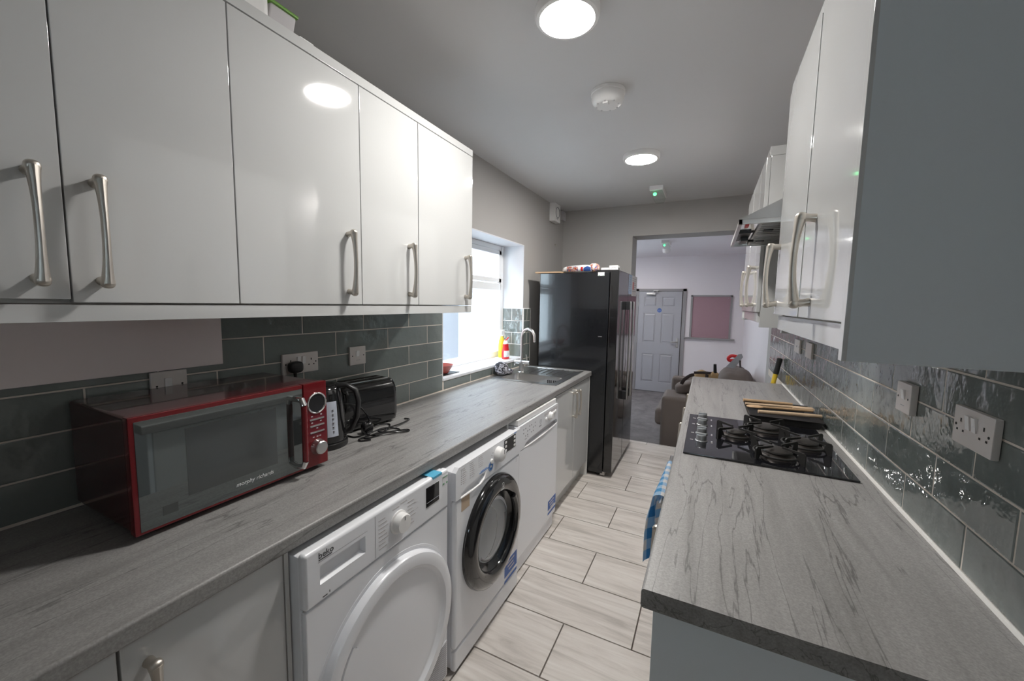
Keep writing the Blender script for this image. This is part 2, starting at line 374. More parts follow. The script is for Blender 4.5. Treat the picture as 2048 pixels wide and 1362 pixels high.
# ------------------------------------------------------------------ setting: kitchen shell
b = B(); b.box(PL - 0.25, -1.7, -0.4, PR + 0.25, 4.36, -0.012); floor = struct(obj('floor', b, 'floor_grout'))
YR0, RP, TP = 1.3365, 0.2957, 0.607
full = None
for k in range(-10, 11):
    y0 = YR0 + k * RP; y1 = min(y0 + RP, 4.36)
    if y0 > 4.3: break
    x0 = (-0.52 if k % 2 == 0 else -0.2165) - 3 * TP
    while x0 < PR:
        a, c = max(x0, PL), min(x0 + TP, PR)
        if c - a > 0.02 and c > -1.1:
            t = B(); g = 0.002; bv = 0.0012
            t.hexa([(a + g, y0 + g, -0.012), (c - g, y0 + g, -0.012), (c - g, y1 - g, -0.012), (a + g, y1 - g, -0.012),
                    (a + g + bv, y0 + g + bv, 0), (c - g - bv, y0 + g + bv, 0), (c - g - bv, y1 - g - bv, 0), (a + g + bv, y1 - g - bv, 0)])
            tl = obj('floor_tile', t, 'floor_tile', floor, smooth=0)
            for v in tl.data.vertices: v.co -= Vector(((a + c) / 2, (y0 + y1) / 2, 0)) - wloc(floor)
            tl.location = Vector(((a + c) / 2, (y0 + y1) / 2, 0)) - wloc(floor)
        x0 += TP
WY0, WY1, WZ0, WZ1 = 2.006, 3.200, 0.985, 1.978
b = B()
b.box(PL - 0.24, -1.7, -0.2, PL, WY0, 2.75); b.box(PL - 0.24, WY1, -0.2, PL, 4.30, 2.75)
b.box(PL - 0.24, WY0, -0.2, PL, WY1, WZ0 - 0.012); b.box(PL - 0.24, WY0, WZ1 + 0.004, PL, WY1, 2.75)
wall_l = struct(obj('wall_left', b, 'paint_grey', smooth=0))
b = B(); b.box(PR, -1.7, -0.2, PR + 0.2, 4.474, 2.75); wall_r = struct(obj('wall_right', b, 'paint_grey', smooth=0))
b = B(); b.box(PL - 0.24, -1.9, -0.2, -0.15, -1.7, 2.75); b.box(0.20, -1.9, -0.2, PR + 0.2, -1.7, 2.75); b.box(-0.15, -1.9, -0.2, 0.20, -1.7, 1.45); b.box(-0.15, -1.9, 1.77, 0.20, -1.7, 2.75); struct(obj('wall_back', b, 'paint_grey', smooth=0))
w4 = struct(bpy.data.objects.new('window_4_added', None)); C.objects.link(w4); LOC['window_4_added'] = Vector((0, 0, 0))  # unseen window added behind the camera to light the near end panels
b = B(); b.box(-0.15, -1.83, 1.45, -0.11, -1.79, 1.77); b.box(0.16, -1.83, 1.45, 0.20, -1.79, 1.77); b.box(-0.11, -1.83, 1.45, 0.16, -1.79, 1.48); b.box(-0.11, -1.83, 1.74, 0.16, -1.79, 1.77); obj('window_frame', b, 'upvc', w4)
b = B(); b.box(-0.115, -1.812, 1.475, 0.165, -1.806, 1.745); obj('pane', b, 'pane', w4, smooth=0)
b = B(); b.box(PL - 0.24, -1.9, ZC, PR + 0.2, 4.30, ZC + 0.2); struct(obj('ceiling', b, 'paint_ceiling', smooth=0))
OX, OZ = -0.741, 2.172
b = B(); b.box(-2.8, 4.211, -0.19, OX, 4.474, 2.75); b.box(OX, 4.211, OZ, PR, 4.474, 2.75)
struct(obj('wall_far', b, 'paint_grey', smooth=0))

def tile_at(parent, plane, u0, u1, z0, z1, pos, nrm, g=0.0022, th=0.0065, cache={}):
    """one glazed tile; plane 'X' tiles run in Y, plane 'Y' tiles run in X; pos is the face, nrm its direction"""
    w, h = u1 - u0 - 2 * g, z1 - z0 - 2 * g
    key = (plane, nrm, round(w, 4), round(h, 4))
    if key not in cache:
        bm = bmesh.new(); bv = 0.0028
        def P(u, z, d): return (d * nrm, u, z) if plane == 'X' else (u, d * nrm, z)
        A = [bm.verts.new(P(u, z, -th)) for u, z in ((-w / 2, 0), (w / 2, 0), (w / 2, h), (-w / 2, h))]
        M = [bm.verts.new(P(u, z, -0.0012)) for u, z in ((-w / 2, 0), (w / 2, 0), (w / 2, h), (-w / 2, h))]
        F = [bm.verts.new(P(u, z, 0)) for u, z in ((-w / 2 + bv, bv), (w / 2 - bv, bv), (w / 2 - bv, h - bv), (-w / 2 + bv, h - bv))]
        for i in range(4):
            j = (i + 1) % 4; bm.faces.new((A[i], A[j], M[j], M[i])); bm.faces.new((M[i], M[j], F[j], F[i]))
        bm.faces.new(F); bmesh.ops.recalc_face_normals(bm, faces=list(bm.faces))
        # recalc may flip an open shell: make the face look along nrm
        bm.faces.ensure_lookup_table(); fn = bm.faces[-1].normal; ax = fn.x if plane == 'X' else fn.y
        if ax * nrm < 0: bmesh.ops.reverse_faces(bm, faces=list(bm.faces))
        me = bpy.data.meshes.new('wall_tile'); bm.to_mesh(me); bm.free(); me.materials.append(MATS['wall_tile']); cache[key] = me
    o = bpy.data.objects.new('wall_tile', cache[key]); C.objects.link(o); o.parent = parent
    c = (pos, (u0 + u1) / 2, z0 + g) if plane == 'X' else ((u0 + u1) / 2, pos, z0 + g)
    o.location = Vector(c) - wloc(parent); o.rotation_euler = (random.uniform(-1, 1) * 0.0015, 0, random.uniform(-1, 1) * 0.002)
    return o
def course(parent, plane, u0, u1, z0, z1, first, pitch, pos, nrm):
    u = first
    while u > u0: u -= pitch
    while u < u1:
        a, c = max(u, u0), min(u + pitch, u1)
        if c - a > 0.012: tile_at(parent, plane, a, c, z0, z1, pos, nrm)
        u += pitch
ZR = [0.914, 1.016, 1.120, 1.226, 1.331, 1.436]
# grout beds
b = B(); b.box(PL, -0.6, 0.86, XL - 0.0014, WY0, 1.436); b.box(PL, WY0, 0.86, XL - 0.0014, 3.352, WZ0 - 0.012); b.box(PL, WY1, WZ0 - 0.012, XL - 0.0014, 3.352, 1.425)
obj('grout_bed', b, 'grout', wall_l, smooth=0)
for r in range(5):
    course(wall_l, 'X', -0.6, WY0, ZR[r], ZR[r + 1], 1.057 if r % 2 == 0 else 1.217, 0.3195, XL, 1)
course(wall_l, 'X', WY0, 3.352, ZR[0], WZ0 - 0.014, 1.057, 0.3195, XL, 1)
zz = [WZ0 - 0.012, 1.105, 1.210, 1.316, 1.425]
for r in range(4): course(wall_l, 'X', WY1 + 0.006, 3.346, zz[r], zz[r + 1], 3.28 if r % 2 else 3.05, 0.3195, XL, 1)
b = B(); b.box(XL - 0.008, 3.346, 0.914, XL + 0.002, 3.356, 1.430); b.box(XL - 0.008, WY1 - 0.004, 1.423, XL + 0.002, 3.356, 1.430); b.box(XL - 0.006, WY1 - 0.005, WZ0, XL + 0.0022, WY1 + 0.006, 1.430); b.box(XL - 0.006, WY0 - 0.005, WZ0 - 0.01, XL + 0.002, WY0, 1.436)
obj('tile_trim', b, 'white_plastic', wall_l, smooth=0)
b = B(); b.box(XR + 0.0014, 0.79, 0.86, PR, 4.25, 1.436); obj('grout_bed', b, 'grout', wall_r, smooth=0)
for r in range(5): course(wall_r, 'X', 0.79, 4.25, ZR[r], ZR[r + 1], 1.150 if r % 2 == 0 else 1.296, 0.2905, XR, -1)

# ------------------------------------------------------------------ window
WX = -1.690
win = struct(bpy.data.objects.new('window_1', None)); C.objects.link(win); win.location = (WX, WY0, WZ0); LOC['window_1'] = Vector(win.location)
b = B(); b.box(WX - 0.05, WY1 - 0.004, WZ0, PL + 0.001, WY1 + 0.003, WZ1); b.box(WX - 0.05, WY0 - 0.003, WZ0, PL + 0.001, WY0 + 0.004, WZ1); b.box(WX - 0.05, WY0, WZ1 - 0.004, PL + 0.001, WY1, WZ1 + 0.004)
obj('reveal_lining', b, 'reveal_white', win, smooth=0)
b = B(); b.box(WX - 0.03, WY0, WZ0 - 0.012, XL + 0.006, WY1, WZ0 + 0.006, 0.003); obj('window_sill', b, 'reveal_white', win)
f0, f1 = WX - 0.06, WX
b = B()
b.box(f0, WY0 + 0.004, WZ0, f1, WY0 + 0.062, WZ1 - 0.004, 0.004); b.box(f0, WY1 - 0.055, WZ0, f1, WY1 - 0.004, WZ1 - 0.004, 0.004)
b.box(f0, WY0 + 0.05, WZ1 - 0.045, f1, WY1 - 0.04, WZ1 - 0.004, 0.004); b.box(f0, WY0 + 0.05, WZ0, f1, WY1 - 0.04, WZ0 + 0.055, 0.004)
b.box(f0, WY0 + 0.05, 1.585, f1, WY1 - 0.04, 1.645, 0.004)
obj('window_frame', b, 'upvc', win)
b = B(); g = WX - 0.03
b.box(g - 0.008, WY0 + 0.06, WZ0 + 0.05, g, WY1 - 0.05, 1.59); obj('pane', b, 'pane', win, smooth=0)
for nm, y0, y1 in (('top_sash', 2.60, WY1 - 0.062), ('top_sash', WY0 + 0.068, 2.585)):
    b = B(); s0, s1 = WX - 0.03, WX + 0.012
    b.box(s0, y0, 1.652, s1, y0 + 0.045, 1.930, 0.004); b.box(s0, y1 - 0.045, 1.652, s1, y1, 1.930, 0.004); b.box(s0, y0, 1.652, s1, y1, 1.690, 0.004); b.box(s0, y0, 1.892, s1, y1, 1.930, 0.004)
    sash = obj(nm, b, 'upvc', win)
    b = B(); b.box(g - 0.006, y0 + 0.04, 1.685, g + 0.004, y1 - 0.04, 1.897); obj('pane', b, 'pane', sash, smooth=0)
b = B(); b.box(f0, 2.585, 1.64, f1, 2.60, WZ1 - 0.04); obj('mullion', b, 'upvc', win)
# reveal tiles on the far cheek
b = B(); b.box(WX, WY1 - 0.010, WZ0 + 0.006, XL - 0.004, WY1 - 0.0045, 1.424); obj('reveal_grout', b, 'sealant', win, smooth=0)
for r in range(4):
    z0, z1 = max(zz[r], WZ0 + 0.008), zz[r + 1]
    for a, c in (((WX + 0.004, -1.594), (-1.594, XL - 0.005)) if r % 2 else ((WX + 0.004, XL - 0.005),)) if r != 3 else ((WX + 0.004, -1.594), (-1.594, XL - 0.005)):
        tile_at(win, 'Y', a, c, z0, z1, WY1 - 0.0115, -1)
# the yard outside
b = B(); b.box(-3.6, -1.0, -1.0, -3.4, 3.05, 3.2); struct(obj('wall_yard_brick', b, 'yard_brick', smooth=0))
b = B(); b.box(-3.6, 3.05, -1.0, -3.4, 7.5, 3.2); struct(obj('wall_yard_render', b, 'yard_render', smooth=0))
b = B(); b.box(-2.85, 4.185, -0.3, -1.74, 4.21, 2.75); struct(obj('wall_yard_end', b, 'yard_render', smooth=0))
b = B(); b.box(-3.6, -2, -0.4, -1.75, 4.2, -0.2); struct(obj('ground_yard', b, 'yard_ground', smooth=0))
for i, y in enumerate((2.45, 3.9)):
    b = B(); b.cyl((-3.33, y, -0.2), (-3.33, y, 3.1), 0.05)
    for z in (0.5, 1.9): b.cyl((-3.33, y, z), (-3.33, y, z + 0.06), 0.06)
    tag(obj('drainpipe', b, 'drainpipe'), ['grey drainpipe on the yard wall, seen under the wall cabinet end', 'grey drainpipe on the yard wall, seen through the tall open part of the window'][i], 'pipe')

# ------------------------------------------------------------------ living room beyond the opening
FZ = -0.19; FY = 8.0; FR = 0.56; FC = 2.39
b = B(); b.box(-3.0, 4.36, FZ - 0.2, 0.8, 8.2, FZ); struct(obj('floor_living', b, 'carpet', smooth=0))
b = B(); b.box(FR, 4.474, FZ, FR + 0.2, 8.2, 2.6); struct(obj('wall_living_right', b, 'paint_far', smooth=0))
b = B(); b.box(-2.8, FY, FZ, 0.8, FY + 0.2, 2.6); struct(obj('wall_living_far', b, 'paint_far', smooth=0))
b = B(); b.box(-3.0, 4.474, FC, 0.8, 8.2, FC + 0.2); struct(obj('ceiling_living', b, 'paint_far', smooth=0))
b = B(); b.box(-2.8, 4.474, FZ, -2.6, 4.9, 2.6); b.box(-2.8, 7.5, FZ, -2.6, 8.2, 2.6); b.box(-2.8, 4.9, FZ, -2.6, 7.5, 0.5); b.box(-2.8, 4.9, 2.1, -2.6, 7.5, 2.6)
struct(obj('wall_living_left', b, 'paint_far', smooth=0))
w2 = struct(bpy.data.objects.new('window_2_added', None)); C.objects.link(w2); w2.location = (-2.7, 6.1, 0.7); LOC['window_2_added'] = Vector(w2.location)  # unseen window, added and sized to bring daylight into the living room
b = B(); b.box(-2.73, 4.9, 0.5, -2.67, 4.96, 2.1); b.box(-2.73, 7.44, 0.5, -2.67, 7.5, 2.1); b.box(-2.73, 4.96, 0.5, -2.67, 7.44, 0.56); b.box(-2.73, 4.96, 2.04, -2.67, 7.44, 2.1); b.box(-2.73, 6.17, 0.56, -2.67, 6.23, 2.04)
obj('window_frame', b, 'upvc', w2)
for a, c in ((4.955, 6.175), (6.225, 7.445)):
    b = B(); b.box(-2.705, a, 0.555, -2.697, c, 2.045); obj('pane', b, 'pane', w2, smooth=0)

# door_1 with frame
d = struct(bpy.data.objects.new('door_1', None)); C.objects.link(d); d.location = (-0.84, FY, FZ); LOC['door_1'] = Vector(d.location)
DX0, DX1, DT = -1.235, -0.462, 1.740
b = B(); b.box(DX0 - 0.05, FY - 0.03, FZ, DX0 - 0.004, FY, DT + 0.05); b.box(DX1 + 0.012, FY - 0.03, FZ, DX1 + 0.068, FY, DT + 0.05); b.box(DX0 - 0.05, FY - 0.03, DT + 0.006, DX1 + 0.068, FY, DT + 0.05)
obj('door_frame', b, 'frame_grey', d)
b = B(); b.box(DX0 - 0.004, FY - 0.001, FZ, DX1 + 0.012, FY + 0.0, DT + 0.006); obj('rebate_shadow', b, 'dark_hole', d, smooth=0)
b = B(); b.box(DX0, FY - 0.014, FZ + 0.01, DX1, FY - 0.002, DT); leaf = obj('door_leaf', b, 'door_grey', d)
rows_ = ((1.640, 1.455), (1.330, 0.770), (0.548, 0.0)); cols_ = ((-1.130, -0.905), (-0.805, -0.573))
b = B()   # raised rails and stiles leave the six panels recessed
xs = [DX0, cols_[0][0], cols_[0][1], cols_[1][0], cols_[1][1], DX1]
for a, c in ((xs[0], xs[1]), (xs[2], xs[3]), (xs[4], xs[5])): b.box(a, FY - 0.026, FZ + 0.01, c, FY - 0.012, DT)
zs = [FZ + 0.01, 0.0, 0.548, 0.770, 1.330, 1.455, 1.640, DT]
for a, c in ((zs[0], zs[1]), (zs[2], zs[3]), (zs[4], zs[5]), (zs[6], zs[7])):
    for xa, xc in ((xs[1], xs[2]), (xs[3], xs[4])): b.box(xa, FY - 0.026, a, xc, FY - 0.012, c)
obj('door_rails', b, 'door_grey', d)
for (zt, zb) in rows_:
    for xa, xc in cols_:
        b = B(); m_ = 0.035
        b.hexa([(xa + 0.012, FY - 0.014, zb + 0.012), (xc - 0.012, FY - 0.014, zb + 0.012), (xc - 0.012, FY - 0.014, zt - 0.012), (xa + 0.012, FY - 0.014, zt - 0.012),
                (xa + m_, FY - 0.024, zb + m_), (xc - m_, FY - 0.024, zb + m_), (xc - m_, FY - 0.024, zt - m_), (xa + m_, FY - 0.024, zt - m_)])
        obj('door_panel', b, 'door_grey', d, smooth=0)
b = B(); b.box(-0.530, FY - 0.034, 0.70, -0.492, FY - 0.024, 0.87, 0.004); b.tube([(-0.511, FY - 0.03, 0.80), (-0.511, FY - 0.07, 0.80), (-0.53, FY - 0.075, 0.80), (-0.62, FY - 0.075, 0.798)], [0.010, 0.010, 0.010, 0.008], 10)
obj('door_handle', b, 'steel', d)
b = B(); b.box(-1.09, FY - 0.075, 1.670, -0.93, FY - 0.028, 1.712, 0.006); b.tube([(-0.97, FY - 0.05, 1.716), (-0.87, FY - 0.09, 1.722), (-0.93, FY - 0.035, 1.755)], 0.007, 8); b.box(-0.97, FY - 0.06, 1.745, -0.88, FY - 0.028, 1.765)
obj('door_closer', b, 'steel', d)
b = B(); b.lathe([(0.0, -0.002), (0.040, -0.002), (0.040, 0.0), (0.0, 0.0)], (-0.85, FY - 0.027, 1.385), 'Y', 32); sg = obj('door_sign', b, 'blue_print', d)
text('door_sign_text', 'Fire door', 0.017, 'legend_white', d, (-0.85, FY - 0.0295, 1.387), (1, 0, 0), (0, 0, 1), align='CENTER')
text('door_sign_text', 'keep shut', 0.017, 'legend_white', d, (-0.85, FY - 0.0295, 1.369), (1, 0, 0), (0, 0, 1), align='CENTER')
for z in (1.45, 0.75, 0.05):
    b = B(); b.box(DX0 - 0.012, FY - 0.034, z, DX0 + 0.006, FY - 0.024, z + 0.09, 0.003); obj('hinge', b, 'steel_dark', d)
# boarded opening beside the door
bo = struct(bpy.data.objects.new('window_3', None)); C.objects.link(bo); bo.location = (0.02, FY, 0.9); LOC['window_3'] = Vector(bo.location)
b = B(); b.box(-0.312, FY - 0.02, 0.905, -0.280, FY, 1.676); b.box(0.327, FY - 0.02, 0.905, 0.358, FY, 1.676); b.box(-0.312, FY - 0.02, 1.648, 0.358, FY, 1.676)
obj('opening_frame', b, 'frame_grey', bo)
b = B(); b.box(-0.400, FY - 0.05, 0.875, 0.425, FY, 0.903, 0.004); obj('opening_sill', b, 'frame_grey', bo)
b = B(); b.box(-0.280, FY - 0.006, 0.903, 0.327, FY, 1.648); pb = obj('pink_board', b, 'pink_board', bo, smooth=0)
for x, z in ((-0.25, 0.93), (0.29, 0.93), (-0.25, 1.62), (0.29, 1.62)):
    b = B(); b.cyl((x, FY - 0.009, z), (x, FY - 0.005, z), 0.007, seg=10); obj('screw', b, 'steel_dark', bo)

# ------------------------------------------------------------------ worktops
def wt_profile(xb, xf, z0=0.87, z1=WT, r=0.007):
    s = 1 if xf > xb else -1; p = [(xb, z0), (xb, z1)]
    for i in range(5): a = R(90 - 90 * i / 4); p.append((xf - s * r + s * r * math.cos(a), z1 - r + r * math.sin(a)))
    for i in range(4): a = R(-90 * i / 3); p.append((xf - s * 0.006 + s * 0.006 * math.cos(a), z0 + 0.006 + 0.006 * math.sin(a)))
    return p
WF = -0.863
b = B(); b.prism(wt_profile(XL + 0.001, WF), 'Y', -0.60, 2.555); b.prism(wt_profile(XL + 0.001, WF), 'Y', 2.84, 3.256); b.prism(wt_profile(-0.945, WF), 'Y', 2.555, 2.84); b.box(XL + 0.001, 2.555, 0.87, -1.395, 2.84, WT)
wl = tag(obj('worktop', b, 'worktop'), 'long grey stone-effect worktop carrying the microwave, toaster and sink', 'worktop')
b = B(); b.tube([(XL + 0.002, -0.59, WT - 0.003), (XL + 0.002, 3.25, WT - 0.003)], 0.0035, 8); obj('sealant_bead', b, 'sealant', wl)
RF = -0.090
b = B(); b.prism(wt_profile(XR - 0.001, RF), 'Y', 0.777, 3.456)
wr = tag(obj('worktop', b, 'worktop'), 'grey stone-effect worktop carrying the gas hob on the right', 'worktop')
b = B(); b.tube([(XR - 0.002, 0.78, WT + 0.001), (XR - 0.002, 3.45, WT + 0.001)], 0.0065, 8); obj('sealant_bead', b, 'sealant', wr)

# ------------------------------------------------------------------ base units
def door(b, x, nx, y0, y1, z0, z1, th=0.018, bev=0.0025): b.box(x, y0, z0, x - nx * th, y1, z1, bev)
u = thing('base_cabinet', 'white gloss base cabinet with bow handle, left of the tumble dryer', 'cabinet', (-1.15, 0.1, 0))
b = B(); b.box(-1.45, -0.58, 0.12, -0.90, 0.556, 0.868); obj('carcass', b, 'carcass', u)
for y0, y1, hy in ((-0.30, -0.041, None), (-0.037, 0.259, 0.225), (0.263, 0.556, 0.300)):
    b = B(); door(b, -0.880, 1, y0, y1, 0.125, 0.864); dr = obj('door', b, 'gloss_white', u)
    if hy: bow_handle(-0.880, hy, 0.620, 0.822, 1, dr)
b = B(); b.box(-0.95, -0.58, 0, -0.935, 0.556, 0.12); obj('plinth', b, 'carcass', u)
for i, (y0, y1, xf) in enumerate(((0.5585, 0.5695, -0.880), (1.164, 1.1765, -0.93), (1.766, 1.784, -0.90))):
    b = B(); b.box(-1.45, y0, 0.0, xf, y1, 0.868, 0.001)
    tag(obj('support_panel', b, 'carcass'), ['pale upright panel between the base cabinet and the tumble dryer', 'pale upright panel between the tumble dryer and the washing machine', 'pale upright panel between the washing machine and the dishwasher'][i], 'panel')
u = thing('sink_cabinet', 'pale gloss double-door cabinet under the sink beside the black fridge', 'cabinet', (-1.15, 2.84, 0))
b = B(); b.box(-1.45, 2.435, 0.13, -0.893, 3.235, 0.72); b.box(-1.45, 2.435, 0.72, -0.893, 2.453, 0.868); b.box(-1.45, 3.217, 0.72, -0.893, 3.235, 0.868); b.box(-0.91, 2.435, 0.72, -0.893, 3.235, 0.868); obj('carcass', b, 'carcass', u)
for y0, y1, hy in ((2.437, 2.838, 2.795), (2.842, 3.230, 2.885)):
    b = B(); door(b, -0.873, 1, y0, y1, 0.135, 0.862); dr = obj('door', b, 'gloss_white', u); bow_handle(-0.873, hy, 0.625, 0.825, 1, dr)
b = B(); b.box(-0.945, 2.405, 0, -0.93, 3.23, 0.13); obj('plinth', b, 'carcass', u)
b = B(); b.box(-1.45, 3.237, 0, -0.873, 3.254, 0.868, 0.001); obj('end_panel', b, 'carcass', u)
b = B(); b.box(-1.45, 2.402, 0, -0.885, 2.420, 0.868, 0.001); obj('side_panel', b, 'carcass', u)

def pocket_panel(x0, x1, y0, y1, z0, z1, hy0, hy1, hz0, hz1, depth, bev):
    """panel whose front (x1) has a rectangular pocket"""
    t = bmesh.new()
    def ring(x, a, c, d, e): return [t.verts.new((x, *p)) for p in ((a, d), (c, d), (c, e), (a, e))]
    Bk, F, H, D = ring(x0, y0, y1, z0, z1), ring(x1, y0, y1, z0, z1), ring(x1, hy0, hy1, hz0, hz1), ring(x1 - depth, hy0 + 0.006, hy1 - 0.006, hz0 + 0.008, hz1)
    oe = []
    for i in range(4):
        j = (i + 1) % 4
        for A, Q in ((Bk, F), (F, H), (H, D)): t.faces.new((A[i], A[j], Q[j], Q[i]))
    t.faces.new(D); t.faces.new(Bk[::-1]); bmesh.ops.recalc_face_normals(t, faces=list(t.faces))
    fs = set(F); oe = [e for e in t.edges if e.verts[0] in fs and e.verts[1] in fs] + [e for e in t.edges if (e.verts[0] in fs) != (e.verts[1] in fs) and (e.verts[0] in Bk or e.verts[1] in Bk)]
    bmesh.ops.bevel(t, geom=oe, offset=bev, segments=3, profile=0.5, affect='EDGES')
    r = B(); r._merge(t); return r

# tumble dryer
u = thing('tumble_dryer', 'white tumble dryer with a big round white door, nearest the camera', 'dryer', (-1.12, 0.866, 0))
DF = -0.830; Y0, Y1 = 0.574, 1.159
b = B(); b.box(-1.42, Y0, 0.025, DF - 0.0195, Y1, 0.852, 0.006)
for y in (Y0 + 0.06, Y1 - 0.06):
    for x in (-1.38, -0.90): b.cyl((x, y, 0), (x, y, 0.03), 0.02, seg=12)
obj('body', b, 'enamel', u)
b = pocket_panel(DF - 0.02, DF, Y0, Y1, 0.713, 0.860, 0.616, 0.762, 0.762, 0.812, 0.016, 0.010); obj('control_panel', b, 'enamel', u)
b = B(); b.box(DF - 0.02, Y0 + 0.002, 0.030, DF - 0.003, Y1 - 0.002, 0.7105, 0.004); obj('front_panel', b, 'enamel', u)
b = B(); b.box(DF - 0.001, 0.7985, 0.722, DF + 0.0003, 0.7998, 0.850); b.box(DF - 0.001, 0.612, 0.822, DF + 0.0003, 0.770, 0.8228); stuff(obj('seam', b, 'legend', u, smooth=0))
b = B(); b.lathe([(0.036, 0), (0.036, 0.004), (0.031, 0.006), (0.030, 0.024), (0.027, 0.028), (0, 0.029)], (DF, 0.893, 0.787), 'X', 40); k = obj('knob', b, 'white_plastic', u)
b = B(); b.box(DF + 0.0285, 0.892, 0.800, DF + 0.0298, 0.894, 0.812); obj('pointer', b, 'legend', k)
b = B(); b.box(DF - 0.002, 1.028, 0.766, DF + 0.0015, 1.100, 0.836, 0.001); ds = obj('display', b, 'black_glass', u)
b = B(); b.box(DF + 0.001, 1.030, 0.781, DF + 0.0022, 1.098, 0.7822); obj('display_line', b, 'legend', ds)
b = B()
for i in range(8):
    z = 0.826 - i * 0.0125
    for y, w in ((0.812, 0.026 + 0.006 * (i % 3)), (0.936, 0.022 + 0.008 * ((i + 1) % 3))):
        if abs(z - 0.787) < 0.04 or y < 0.9: b.box(DF - 0.0005, y, z, DF + 0.0004, y + w, z + 0.0036)
for y, z in ((0.870, 0.833), (0.905, 0.838)): b.box(DF - 0.0005, y, z, DF + 0.0004, y + 0.028, z + 0.0035)
for y, z in ((0.965, 0.812), (0.968, 0.790)): b.box(DF - 0.0005, y, z, DF + 0.0004, y + 0.018, z + 0.0012)
stuff(obj('printed_legend', b, 'pale_grey', u, smooth=0))
text('brand_text', 'beko', 0.0225, 'legend_dark', u, (DF + 0.0004, 0.613, 0.8315), (0, 1, 0), (0, 0, 1))
b = B(); b.box(DF - 0.0005, 0.614, 0.8265, DF + 0.0006, 0.652, 0.8285); b.box(DF - 0.0005, 0.622, 0.724, DF + 0.0006, 0.636, 0.7265); b.box(DF - 0.0005, 0.642, 0.726, DF + 0.0006, 0.644, 0.732); stuff(obj('brand_underline', b, 'legend_dark', u, smooth=0))
b = B(); b.lathe([(0.300, -0.004), (0.298, 0.001), (0.290, 0.001), (0.287, -0.004)], (DF - 0.003, 0.874, 0.382), 'X', 72); obj('door_surround', b, 'enamel', u)
b = B(); b.lathe([(0.284, -0.003), (0.284, 0.014), (0.278, 0.022), (0.262, 0.026), (0.242, 0.024), (0.232, 0.014), (0.226, 0.010), (0.150, 0.013), (0.0, 0.014)], (DF - 0.003, 0.874, 0.382), 'X', 72); dd = obj('round_door', b, 'enamel', u)
b = B(); b.lathe([(0.2275, 0.010), (0.2265, 0.019), (0.2075, 0.0195), (0.2060, 0.0105)], (DF - 0.003, 0.874, 0.382), 'X', 14, 140, 190); obj('door_grip', b, 'enamel', dd)
b = B(); b.box(DF - 0.004, 1.020, 0.035, DF + 0.001, 1.150, 0.180, 0.002); gr = obj('vent_grille', b, 'enamel', u)
b = B()
for i in range(16): b.box(DF - 0.001, 1.028, 0.044 + i * 0.0083, DF + 0.0016, 1.143, 0.0478 + i * 0.0083)
stuff(obj('vent_slots', b, 'legend', gr, smooth=0))
b = B(); b.box(DF - 0.07, 1.066, 0.8595, DF - 0.004, 1.118, 0.8605); b.box(DF - 0.004, 1.066, 0.852, DF + 0.0004, 1.118, 0.8602); obj('tape', b, 'blue_tape', u, smooth=0)
b = B(); b.box(DF - 0.0003, 1.120, 0.806, DF + 0.0005, 1.153, 0.842); lb = obj('energy_label', b, 'legend_white', u, smooth=0)
b = B(); b.box(DF, 1.122, 0.808, DF + 0.0008, 1.132, 0.814); b.box(DF, 1.143, 0.808, DF + 0.0008, 1.151, 0.814); b.box(DF, 1.122, 0.834, DF + 0.0008, 1.151, 0.837); stuff(obj('label_marks', b, 'green_print', lb, smooth=0))

# washing machine
u = thing('washing_machine', 'white washing machine with a black porthole door', 'washing machine', (-1.1, 1.46, 0))
F = -0.815; Y0, Y1 = 1.181, 1.752
b = B(); b.box(-1.40, Y0, 0.02, F - 0.014, Y1, 0.835, 0.012)
for y in (Y0 + 0.06, Y1 - 0.06):
    for x in (-1.36, -0.90): b.cyl((x, y, 0), (x, y, 0.03), 0.02, seg=12)
obj('body', b, 'enamel', u)
b = B(); b.box(F - 0.03, Y0, 0.106, F, Y1, 0.718, 0.014, 3); obj('front_panel', b, 'enamel', u)
b = B(); b.box(F - 0.03, Y0 + 0.002, 0.012, F - 0.001, Y1 - 0.002, 0.103, 0.010, 3); obj('kick_panel', b, 'enamel', u)
poly = [(Y0, 0.722), (1.212, 0.722), (1.222, 0.738), (1.240, 0.748), (1.300, 0.753), (1.408, 0.757), (1.396, 0.738), (1.360, 0.722), (Y1, 0.722), (Y1, 0.835), (Y1 - 0.012, 0.847), (Y0 + 0.02, 0.847), (Y0, 0.832)]
b = B(); b.prism(poly, 'X', F - 0.018, F + 0.002); obj('control_panel', b, 'enamel', u, smooth=25)
b = B(); b.box(F - 0.026, Y0 + 0.01, 0.716, F - 0.017, Y1 - 0.01, 0.760); obj('drawer_pocket', b, 'pale_grey', u, smooth=0)
b = B(); b.tube([(F, 1.212, 0.721), (F + 0.003, 1.30, 0.720), (F + 0.004, 1.355, 0.7215), (F + 0.003, 1.385, 0.730), (F + 0.001, 1.400, 0.742), (F, 1.408, 0.757)], 0.0042, 8); obj('drawer_lip', b, 'white_plastic', u)
b = B(); b.lathe([(0.034, 0), (0.033, 0.012), (0.029, 0.026), (0.022, 0.031), (0, 0.032)], (F + 0.002, 1.508, 0.797), 'X', 36); k = obj('knob', b, 'white_plastic', u)
b = B(); b.box(F + 0.028, 1.513, 0.800, F + 0.0345, 1.516, 0.820); obj('pointer', b, 'legend_dark', k)
for y, z in ((1.452, 0.783), (1.557, 0.797)):
    b = B(); b.lathe([(0.011, 0), (0.011, 0.004), (0.009, 0.006), (0, 0.006)], (F + 0.002, y, z), 'X', 20); obj('push_button', b, 'white_plastic', u)
b = B(); b.box(F, 1.570, 0.775, F + 0.0032, 1.690, 0.838, 0.001); ds = obj('display', b, 'black_plastic', u)
